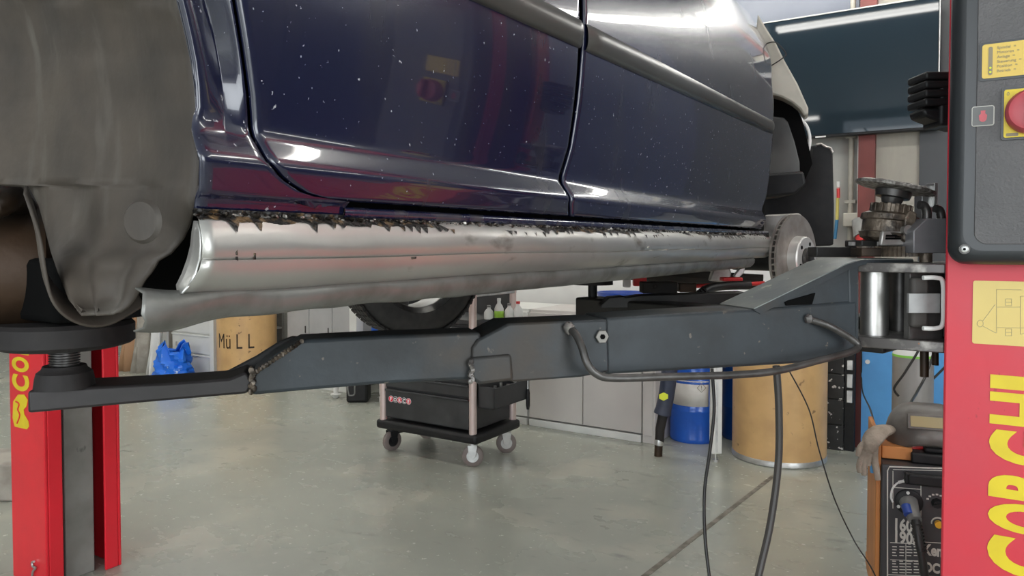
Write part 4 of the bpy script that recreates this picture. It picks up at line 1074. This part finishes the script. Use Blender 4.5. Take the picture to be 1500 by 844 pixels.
# crumpled blue sheet
bc_ = W(232, 562, z=0); rws = []
for k in range(14):
    v = k / 13; r = []
    for i in range(26):
        an = 2 * PI * i / 26
        rad = .20 * (1 - .35 * v) * (1 + .25 * math.sin(an * 5 + k) * v + random.uniform(-.06, .06))
        z = .02 + v * .26 + (.09 * max(0, math.sin(an * 4 + 1)) if k > 9 else 0)
        r.append(Vector((bc_.x + rad * 1.15 * math.cos(an), bc_.y + .15 + rad * .8 * math.sin(an), z)))
    rws.append(r)
tag(MB().grid(rws, True).build('plastic_sheet', M_bluebag, solid=.004, angle=25), 'crumpled bright blue plastic sheet with white spots on the floor', 'plastic sheet')
# pallet piece at far left edge
a = W(-10, 728, z=0)
tag(MB().box((a.x - .12, a.y + .02, .09), (.5, .3, .18), fx).build('stone_block', M_cloth, bevel=.01), 'pale grey block on the floor at left edge', 'block')

# drums
def drum(px, dcen, r, h, label, nm='fibre_drum', textstr=None):
    c = W(px, 600, d=dcen); c.z = 0
    t = thing(nm, label, 'drum', c)
    up = Vector((0, 0, 1))
    MB().lathe(c + up * .02, c + up * h, [(0, r), (1, r)], 64).build('drum_wall', M_fibre, t)
    MB().lathe(c, c + up * .035, [(0, r * .99), (.2, r * 1.012), (.8, r * 1.012), (1, r * 1.0)], 64).build('bottom_ring', M_galv, t)
    MB().lathe(c + up * (h - .03), c + up * (h + .01), [(0, r * 1.0), (.2, r * 1.015), (1, r * 1.015)], 64).build('top_ring', M_galv, t)
    return t, c
drum(1141, 4.32, .262, .76, 'tan fibre drum with metal rings right of the blue drums')
t, c = drum(363, 6.6, .255, .80, 'tan fibre drum marked MüLL behind the lift arm')
R_ = .2555
zc = W(363, 511, d=6.35).z
def wrapc(v):
    s = (v - c).dot(RT); z = v.z; dpt = (v - c).dot(FL)
    a = s / R_
    return c + RT * (R_ * math.sin(a)) - FL * (R_ * math.cos(a) + .0008 + (-dpt - R_) * 0) + Vector((0, 0, z))
for i, ch in enumerate('MüLL'):
    text('letter', ch, c + RT * (-.205 + i * .098) - FL * R_ + Vector((0, 0, zc)), RT, (0, 0, 1), .185, M_rust, t, ext=0, wrap=wrapc, sx=.66)
def bluedrum(px, d, r, h, m_, label, lab):
    c = W(px, 600, d=d); c.z = 0; up = Vector((0, 0, 1))
    t = thing('steel_drum', label, 'drum', c)
    prof = [(0, r * .97), (.02, r * 1.01), (.05, r)]
    for zz in (.36, .68): prof += [(zz - .02, r), (zz - .01, r * 1.02), (zz + .01, r * 1.02), (zz + .02, r)]
    prof += [(.96, r), (.98, r * 1.02), (1, r * 1.0)]
    MB().lathe(c, c + up * h, prof, 56).build('drum_body', m_, t, angle=50)
    MB().cyl(c + up * (h - .002) + RT * r * .5, c + up * (h + .012) + RT * r * .5, .025).build('bung', M_blackp, t)
    if lab:
        rws = []
        for z in (.235, .395):
            rws.append([c + RT * (r * 1.015 * math.sin(a)) - FL * (r * 1.015 * math.cos(a)) + up * (z) for a in [math.radians(-88 + i * 9) for i in range(13)]])
        pl = MB().grid(rws).build('paper_label', M_paper, t, solid=.0008)
        ctr = math.radians(2); o = c + RT * (r * 1.03 * math.sin(ctr)) - FL * (r * 1.03 * math.cos(ctr)) + up * .355
        s = .028
        dm = [o + RT * a + up * b for a, b in ((-s, 0), (0, s), (s, 0), (0, -s), (-s, 0))]
        MB().tube(dm, .0018, 5).build('hazard_diamond', M_ink, pl)
        MB().tube([o + up * .014, o + up * -.004], .0022, 5).blob(o + up * -.012, .003).build('exclamation_mark', M_ink, pl)
    else:
        for i, s_ in enumerate(('BLUE', 'MAT 1')):
            text('drum_text', s_, c + RT * (-r * .78) - FL * (r * .66) + up * (.33 - i * .03), (RT + FL * -.9).normalized(), up, .028, M_whitep, t)
    return t
bluedrum(1017, 4.72, .152, .56, M_bluedrum, 'bright blue steel drum with white paper label left of the white post', True)
bluedrum(1094, 4.75, .155, .58, M_navydrum, 'dark blue drum behind the white post', False)
wp = W(1048, 676, z=0)
pt = thing('metal_post', 'white square post on a levelling foot in front of the blue drums', 'post', wp)
MB().box(wp + Vector((0, 0, .50)), (.060, .05, .90), fx).build('post_tube', M_cabw, pt, bevel=.004)
MB().box(wp + Vector((0, 0, .50)) - FL * .026, (.012, .003, .88), fx).build('slot', M_galv, pt)
MB().cyl(wp + Vector((0, 0, .012)), wp + Vector((0, 0, .05)), .006, n=10).cyl(wp, wp + Vector((0, 0, .014)), .02, n=16).build('levelling_foot', M_galv, pt)

# exhaust hose nozzle
eh = thing('exhaust_hose', 'navy sleeved exhaust nozzle hanging beside the grey cabinet', 'hose', W(964, 672, z=0))
D = W(964, 668, z=0).dot(FL)
P = lambda px, py, d=D: W(px, py, d=d)
MB().tube([P(964, 671), P(965, 650), P(966, 635)], lambda t: .024, 18).build('metal_end', M_rust, eh)
MB().lathe(P(965, 652), P(966, 644), [(0, .026), (.5, .028), (1, .026)], 18).build('clamp', M_galv, eh)
MB().tube([P(966, 648), P(967, 628), P(973, 600), P(974, 590)], lambda t: lerp(.026, .031, t), 18).build('inner_hose', M_rubber, eh)
MB().tube(smoothpath([P(970, 607), P(976, 580), P(981, 540), P(984, 500), P(984, 470)], 5), lambda t: .046 if t > .06 else .05, 20).build('sleeve', M_navyhose, eh)
tp_ = P(972, 581, D - .047)
MB().prism([tp_ + RT * (.026 * math.cos(a) * (1 + .15 * (i % 2))) + Vector((0, 0, .021 * math.sin(a) * (1 + .15 * (i % 2)))) for i, a in enumerate([2 * PI * k / 12 for k in range(12)])], FL * -.002).build('yellow_tag', M_yelg, eh)

# black foam strip, edge pieces
fs = W(1229, 662, z=0)
fp = thing('foam_panel', 'tall black padded panel with white paint flecks right of the fibre drum', 'panel', fs)
fxp = W(1212, 662, y=4.86).x; fxq = W(1237, 662, y=4.86).x
for i in range(5):
    MB().bb(fxp, fxq, 4.80, 4.88, i * .155, i * .155 + .152).build('pad', M_foam, fp, bevel=.004)
lk = thing('machine_upright', 'narrow black upright with silver latches beside the brown column', 'upright', (W(1244, 650, y=4.86).x, 4.86, 0))
xa, xb_ = W(1238, 650, y=4.86).x, W(1252, 650, y=4.86).x
MB().bb(xa, xb_, 4.82, 4.88, 0, .80).build('upright', M_blackp, lk)
for py0, py1 in ((528, 542), (548, 568), (572, 590)):
    z1, z0 = W(1244, py0, y=4.81).z, W(1244, py1, y=4.81).z
    MB().bb(xa + .012, xb_ - .008, 4.80, 4.82, z0, z1).build('latch', M_galv, lk, bevel=.003)
# conduit, socket, red plug
cd = thing('cable_conduit', 'light grey vertical conduit with junction box on the back wall', 'conduit', (W(1246, 300, y=4.98).x, 5.0, 1.0))
xq = W(1246, 300, y=5.0).x
MB().cyl((xq, 5.0, .8), (xq, 5.0, 3.2), .016).build('pipe', M_beige, cd)
MB().bb(xq + .035, xq + .055, 5.0, 5.04, .8, 3.2).build('trunking', M_whitep, cd)
MB().bb(xq - .035, xq + .06, 4.94, 5.04, W(1246, 332, y=4.95).z, W(1246, 312, y=4.95).z).build('junction_box', M_beige, cd, bevel=.006)
for zz in (1.5, 1.9): MB().bb(xq - .03, xq + .03, 4.98, 5.03, zz, zz + .02).build('clip', M_beige, cd)
sp = W(1262, 345, y=4.85)
so = thing('power_plug', 'red and grey industrial power plug at the brown column', 'plug', sp)
MB().tube([W(1255, 322, y=4.9), W(1260, 335, y=4.88), W(1264, 346, y=4.86)], lambda t: lerp(.03, .055, t), 20).build('plug_body', M_greyp, so)
MB().tube([W(1264, 345, y=4.86), W(1267, 353, y=4.85)], .045, 20).build('plug_ring', M_redp, so)
# level tool
lt = thing('spirit_level', 'yellow and blue stick with red end hanging on the wall beside the car nose', 'tool', W(1226, 350, y=4.98))
M_yels = mat('dull_yellow', (.50, .42, .10), .5); M_blus = mat('dull_blue', (.03, .16, .30), .5)
for (a_, b_, m_, nm) in (((1228, 266), (1228, 276), M_whitep, 'tip'), ((1228, 274), (1228, 290), M_redp, 'red_end'), ((1227, 290), (1226, 322), M_yels, 'yellow_section'), ((1226, 322), (1223, 350), M_blus, 'blue_section')):
    MB().tube([W(*a_, y=4.98), W(*b_, y=4.98)], .010, 10).build(nm, m_, lt)
# TV
tvr = W(1375, 190, y=4.85); tvl_x = tvr.x - 1.45; zb_ = W(1376, 188, y=4.85).z; ztv = W(1374, -8, y=4.85).z
tv = thing('television', 'large switched off flat screen high on the back wall', 'television', ((tvr.x + tvl_x) / 2, 4.9, zb_))
MB().bb(tvl_x, tvr.x, 4.87, 4.93, zb_, ztv).build('casing', M_blackp, tv, bevel=.004)
MB().bb(tvl_x + .01, tvr.x - .01, 4.863, 4.871, zb_ + .015, ztv - .01).build('screen', M_tv, tv, smooth=False)
MB().bb(tvl_x, tvr.x, 4.86, 4.87, ztv - .008, ztv).bb(tvr.x - .006, tvr.x, 4.86, 4.87, zb_, ztv).build('bezel', M_galv, tv)
q = W(1202, 200, y=4.86)
MB().bb(q.x - .03, q.x + .03, 4.858, 4.864, q.z - .006, q.z + .003).build('badge', M_whitep, tv)
MB().bb(-1.2, -.8, 4.93, 5.04, (zb_ + ztv) / 2 - .2, (zb_ + ztv) / 2 + .2).build('wall_bracket', M_blackp, tv)

# ================================================================ WELDING CORNER
D3 = 2.35
TH = math.radians(21)
RT3 = RT * math.cos(TH) - FL * math.sin(TH); FL3 = FL * math.cos(TH) + RT * math.sin(TH)
fx3 = (RT3, FL3, Vector((0, 0, 1)))
P3 = W(1291, 700, d=D3)
def fp3(px, py, d=D3): return W(px, py, plane=(P3 + FL3 * (d - D3), FL3))
wo = fp3(1340, 760); wo.z = 0
wl = thing('welding_machine', 'dark welding machine with cream printed front panel behind right column', 'welding machine', wo)
def wbox(px0, px1, z0, z1, d0, d1, name, m_, parent, bevel=.003, **k):
    a = fp3(px0, 700, d0); b = fp3(px1, 700, d0)
    c = (a + b) / 2 + FL3 * ((d1 - d0) / 2); c.z = (z0 + z1) / 2
    return MB().box(c, ((b - a).dot(RT3), d1 - d0, z1 - z0), fx3).build(name, m_, parent, bevel=bevel, **k)
zw1 = fp3(1300, 681).z; zw0 = .145
wb_ = wbox(1291, 1425, zw0, zw1, D3, D3 + .25, 'casing', M_welder, wl, bevel=.006)
def pane(px, py): return fp3(px, py, D3 - .001)
fr_ = MB()
def fline(pts, r=.0014): fr_.tube([pane(*p) for p in pts], r, 5)
fline([(1300, 850), (1300, 690), (1303, 684), (1400, 687)], .0022); fline([(1308, 690), (1308, 713), (1308, 745)], .0012); fline([(1308, 688), (1400, 690)], .0012); fline([(1308, 714), (1349, 717)]); fline([(1349, 708), (1349, 795)]); fline([(1349, 794), (1400, 797)]); fline([(1304, 795), (1349, 797)]); fline([(1300, 842), (1400, 846)]); fline([(1304, 820), (1348, 822)], .001); fline([(1327, 797), (1327, 842)], .001)
fr_.build('panel_lines', M_print, wb_)
tb = MB()
for r in range(5):
    for cc_ in range(4):
        y_ = 801 + r * 4.3 + (4 if r > 3 else 0) ; x_ = 1307 + cc_ * 10.5
        A_ = pane(x_, y_); B_ = pane(x_ + random.uniform(5, 9), y_ + .3)
        tb.tube([A_, B_], .0017, 4)
for r in range(4):
    for cc_ in range(4):
        A_ = pane(1307 + cc_ * 10.5, 826 + r * 4.3); B_ = pane(1307 + cc_ * 10.5 + random.uniform(5, 9), 826.3 + r * 4.3)
        tb.tube([A_, B_], .0017, 4)
tb.build('rating_table', M_print, wb_)
up = Vector((0, 0, 1))
for s_, px, py, sz in (('160', 1308, 776, .053), ('190E', 1308, 794, .053), ('Kem', 1352, 812, .048), ('DC', 1354, 837, .042)):
    text('panel_text', s_, pane(px, py), RT3, up, sz, M_print, wb_, bold=.0018, sx=.70)
wbox(1330, 1420, fp3(1350, 708).z, fp3(1350, 692).z, D3 - .035, D3 - .012, 'carry_handle', M_blackp, wb_, bevel=.006)
wbox(1326, 1334, fp3(1350, 708).z, fp3(1350, 692).z, D3 - .03, D3, 'handle_mount', M_blackp, wb_)
s0 = fp3(1331, 735); 
MB().lathe(s0, s0 - FL3 * .012, [(0, .040), (.7, .040), (1, .034)], 36).build('socket_flange', M_blackp, wb_)
for px, py in ((1330, 722), (1316, 742)):
    q = fp3(px, py, D3 - .012); MB().cyl(q, q - FL3 * .003, .005, n=14).build('rivet', M_whitep, wb_)
MB().tube([fp3(1331, 736, D3 - .01), fp3(1335, 750, D3 - .05), fp3(1341, 763, D3 - .08)], lambda t: lerp(.027, .019, t), 20).build('welding_plug', M_greyp, wb_)
MB().tube([fp3(1327, 741, D3 - .05), fp3(1331, 754, D3 - .075)], .014, 12).build('blue_ring', M_bluep, wb_)
MB().tube(smoothpath([fp3(1341, 762, D3 - .08), fp3(1345, 785, D3 - .10), fp3(1350, 812, D3 - .11), fp3(1356, 850, D3 - .11), fp3(1368, 900, D3 - .10), fp3(1376, 930, D3 - .06)], 8), .012, 12).build('welding_cable', M_cable, wb_)
rb = MB()
for i in range(9):
    A_ = fp3(1342 + i * 1.0, 766 + i * 5, D3 - .084 - i * .003); B_ = fp3(1342.4 + i * 1.0, 768 + i * 5, D3 - .084 - i * .003); rb.cyl(A_, B_, .0155, n=14)
rb.build('strain_relief', M_cable, wb_)
MB().tube(smoothpath([pane(1332, 704), pane(1318, 706), pane(1308, 715), pane(1305, 728), pane(1308, 736)], 6), .003, 8).build('white_lead', M_whitep, wb_)
MB().tube([pane(1331, 703), pane(1316, 707)], .005, 8).build('cable_tag', M_whitep, wb_)
q = fp3(1372, 737)
MB().lathe(q, q - FL3 * .02, [(0, .016), (1, .012)], 8).box(q - FL3 * .022, (.026, .01, .008), ((RT3 + up * .3).normalized(), FL3, (up - RT3 * .3).normalized())).build('selector_knob', M_blackp, wb_)
kn = MB()
for i in range(7):
    a = math.radians(20 + i * 23); kn.box(q + RT3 * (.027 * math.cos(a)) + up * (.027 * math.sin(a)) - FL3 * .0012, (.007, .001, .005), fx3)
kn.build('dial_marks', M_print, wb_)
q = fp3(1374, 767)
MB().cyl(q, q - FL3 * .016, .0105, n=20).build('orange_knob', M_orange, wb_)
arc = [q - FL3 * .001 + RT3 * (.018 * math.cos(a)) + up * (.018 * math.sin(a)) for a in [math.radians(-20 + i * 15) for i in range(15)]]
MB().tube(arc, lambda t: lerp(.0018, .0035, 1 - t), 5).build('dial_scale', M_print, wb_)
# wooden cart under and behind the machine
wc_ = thing('wooden_cart', 'orange brown wooden cart under the welding machine', 'cart', wo)
wbox(1283, 1290.3, .08, fp3(1290, 640).z, D3 + .01, D3 + .30, 'side_board', M_wood, wc_)
wbox(1283, 1430, .10, .143, D3 - .02, D3 + .30, 'bottom_board', M_wood, wc_)
wbox(1291, 1432, .143, zw1, D3 + .265, D3 + .30, 'back_board', M_wood, wc_)
wbox(1291, 1336, zw1 + .004, zw1 + .045, D3 + .06, D3 + .24, 'loose_plank', M_wood, wc_)
for px in (1288, 1424):
    for d in (D3 + .05, D3 + .26):
        q = fp3(px, 700, d); q.z = .05
        MB().cyl(q - RT3 * .015, q + RT3 * .015, .05).build('wheel', M_blackp, wc_)
# tools on top of the machine
tl = thing('pliers', 'red handled pliers lying on top of the welding machine', 'pliers', fp3(1345, 662))
za = zw1 + .045
MB().tube([fp3(1316, 661, D3 + .1), fp3(1335, 659, D3 + .1)], lambda t: lerp(.006, .012, t), 10).build('jaws', M_dsteel, tl)
MB().tube(smoothpath([fp3(1335, 658, D3 + .1), fp3(1360, 654, D3 + .1), fp3(1390, 655, D3 + .1)], 4), .007, 8).build('handle', M_redp, tl)
MB().tube(smoothpath([fp3(1335, 660, D3 + .1), fp3(1360, 663, D3 + .1), fp3(1390, 662, D3 + .1)], 4), .007, 8).build('handle', M_redp, tl)
q = fp3(1365, 676, D3 + .12)
tag(MB().box((q.x, q.y, zw1 + .018), (.14, .16, .034), fx3).box((q.x, q.y, zw1 + .043), (.06, .12, .018), fx3).build('tool_tray', M_blackp, bevel=.006), 'black tray of small tools on top of the welding machine', 'tray')
# welding helmet
hc = fp3(1352, 640, D3 + .17)
hm = thing('welding_helmet', 'dark grey welding helmet with rectangular window on top of the welder', 'helmet', hc)
rws = []
tabL = [(597, 1318, 1400), (604, 1308, 1404), (615, 1302, 1408), (630, 1299, 1410), (645, 1301, 1410), (655, 1307, 1410), (662, 1312, 1408)]
N_ = 24
for j in range(13):
    v = j / 12
    el = lerp(78, -20, v)
    r = []
    for i in range(N_ + 1):
        az = math.radians(-100 + 200 * i / N_)
        ce = math.cos(math.radians(el)); se = math.sin(math.radians(el))
        base = Vector((0, 0, 0)) + RT3 * (.115 * ce ** .6 * math.sin(az)) - FL3 * (.125 * ce ** .7 * math.cos(az)) + up * (.115 * se)
        if v > .55:  # front opening arch at the bottom
            lift = (v - .55) * .10 * math.cos(az) ** 2 if abs(math.degrees(az)) < 90 else 0
            base += up * lift
        r.append(fp3(1355, 642, D3 + .17) + base)
    rws.append(r)
rws = [[fp3(1355, 642, D3 + .17) + up * .115] * (N_ + 1)] + rws
MB().grid(rws).build('shell', M_helmet, hm, solid=.005, angle=70)
q = fp3(1357, 619, D3 + .06); tl_ = (up - FL3 * -.35).normalized(); fn = RT3.cross(tl_)
MB().box(q, (.110, .050, .012), (RT3, tl_, fn)).build('window_frame', M_helmet, hm, bevel=.003)
MB().box(q + fn * .0045 , (.092, .034, .006), (RT3, tl_, fn)).box(q - fn * .0045, (.092, .034, .006), (RT3, tl_, fn)).build('viewing_window', M_lens, hm, bevel=.001)
MB().tube(smoothpath([fp3(1320, 652, D3 + .2), fp3(1350, 640, D3 + .14), fp3(1385, 650, D3 + .2)], 6), .008, 8).blob(fp3(1374, 642, D3 + .14), .014).build('head_band', M_blackp, hm)
# gloves
gl = thing('work_glove', 'dirty beige leather glove hanging over the cart edge', 'glove', fp3(1280, 660))
g0 = D3 - .02
MB().tube(smoothpath([fp3(1303, 629, g0 + .12), fp3(1288, 633, g0 + .04), fp3(1277, 645, g0), fp3(1270, 660, g0)], 6), lambda t: .020 + .012 * math.sin(PI * t) , 14, flat=.7).build('palm', M_glove, gl)
for pts, r_ in (([(1272, 655), (1264, 668), (1259, 682), (1260, 692)], .012), ([(1274, 658), (1267, 672), (1265, 686), (1266, 696)], .012), ([(1277, 660), (1273, 672), (1272, 682)], .011), ([(1281, 655), (1281, 672), (1284, 690), (1286, 703)], .012), ([(1268, 648), (1260, 656), (1257, 668)], .011)):
    MB().tube(smoothpath([fp3(a, b, g0) for a, b in pts], 6), lambda t, r_=r_: r_ * (1 - .25 * t), 12).build('finger', M_glove, gl)
# small white bottle by gloves
tag(MB().box(fp3(1280, 646, D3 + .06) + up * -.06, (.02, .02, .09), fx3).build('blue_strip', M_bluepanel, bevel=.002), 'small blue strip hanging behind the glove', 'strip')

# gas cylinder
gc_ = W(1337, 560, d=3.85); gc_.z = 0
gt = thing('gas_cylinder', 'grey gas cylinder with green and white collar before blue panel', 'gas cylinder', gc_)
zs = W(1337, 522, d=3.85).z
MB().lathe(gc_, gc_ + up * zs, [(0, .09), (.02, .097), (1, .097)], 40).build('cylinder_body', M_cyl, gt)
MB().lathe(gc_ + up * zs, gc_ + up * (zs + .012), [(0, .098), (1, .098)], 40).build('green_band', M_green, gt)
MB().lathe(gc_ + up * (zs + .012), gc_ + up * (zs + .055), [(0, .097), (1, .082)], 40).build('white_band', M_whitep, gt)
MB().lathe(gc_ + up * (zs + .055), gc_ + up * (zs + .13), [(0, .082), (.5, .05), (1, .03)], 40).build('shoulder', M_green, gt)
MB().cyl(gc_ + up * (zs + .13), gc_ + up * (zs + .22), .022).build('valve', M_orange, gt)
q = gc_ - FL * .094 + up * (zs + .032)
MB().box(q, (.022, .004, .022), ((RT + up).normalized(), FL, (up - RT).normalized())).build('green_diamond', mat('diamond_green', (.02, .25, .10), .5), gt)
c_ = W(1271, 530, y=4.90)
tag(MB().cyl(c_, c_ + Vector((0, -.008, 0)), .013).build('wall_button', M_whitep), 'small round white button on the blue panel', 'button')

# ---------------------------------------------------------------- cables
def cable(pts, r, m_, label, name='cable'):
    tag(MB().tube(smoothpath(pts, 10), r, 10).build(name, m_), label, 'cable')
cable([W(1137, 536, d=1.53), W(1141, 600, d=1.53), W(1140, 680, d=1.53), W(1128, 770, d=1.52), W(1108, 860, d=1.5), W(1085, 1000, d=1.45), W(1050, 1200, z=.012), W(900, 1240, z=.012)], .0075, M_hose, 'thick dark hydraulic hose hanging below the lift arm', 'hydraulic_hose')
cable([W(1043, 540, d=1.9), W(1046, 600, d=1.9), W(1040, 660, d=1.9), W(1032, 720, d=1.9), W(1033, 790, d=1.88), W(1042, 870, d=1.85), W(1055, 1000, d=1.8), W(1070, 1115, z=.006), W(1180, 1130, z=.006)], .0042, M_cable, 'thin black cable hanging left of the thick hose')
cable([W(1157, 545, d=2.4), W(1185, 600, d=2.4), W(1200, 660, d=2.4), W(1222, 730, d=2.4), W(1250, 790, d=2.4), W(1285, 850, d=2.3), W(1320, 960, z=.004)], .0022, M_cable, 'very thin grey wire curving in front of the fibre drum', 'wire')
cable([W(1262, 470, y=4.90), W(1262, 520, y=4.88), W(1263, 570, y=4.80), W(1275, 600, d=3.4), W(1285, 635, d=2.8), fp3(1304, 668, D3 + .15), fp3(1306, 682, D3 + .15)], .004, M_cable, 'thin green black cable in front of the blue panel')
vt = gc_ + up * (zs + .2)
cable([vt, W(1350, 500, d=3.7), W(1328, 542, d=3.72), W(1311, 566, d=3.76), W(1311, 574, d=3.80), W(1316, 580, d=3.78)], .006, M_cable, 'short black cable looping left of the gas cylinder')
cable([vt, W(1368, 500, d=3.6), W(1358, 545, d=3.55), W(1343, 575, d=3.4), W(1333, 597, d=3.0), fp3(1345, 640, D3 + .22), fp3(1345, 684, D3 + .22)], .006, M_cable, 'black cable crossing the front of the gas cylinder')
cable([vt, W(1385, 490, d=3.75), W(1400, 520, d=3.75), W(1384, 538, d=3.78), W(1366, 556, d=3.80)], .006, M_cable, 'short black cable right of the gas cylinder')
# floor joint
a = W(950, 840, z=.001); b = W(1130, 700, z=.001)
struct('trim_6', MB().prism([W(905, 870, z=.0005), W(915, 872, z=.0005), W(1136, 698, z=.0005), W(1131, 696, z=.0005)], (0, 0, .001)), mat('joint', (.13, .115, .09), .7, 0, (.26, .24, .2), 20), smooth=False)
# stand-in for an unknown red object, added unseen to redden the bare sill
rc = thing('red_reflection_standin', 'red chest-shaped stand-in added outside the frame, mirrored as a red streak in the bare sill', 'reflection stand-in', (.70, 1.95, 0))
MB().bb(.36, 1.05, 1.72, 2.2, .10, .66).build('body', M_redp, rc, bevel=.01)
for i in range(4): MB().bb(.39, 1.02, 1.705, 1.72, .13 + i * .13, .25 + i * .13).build('drawer', M_redp, rc, bevel=.004)
for x in (.43, .98):
    for y_ in (1.78, 2.12): MB().cyl((x - .015, y_, .05), (x + .015, y_, .05), .05).build('wheel', M_blackp, rc)
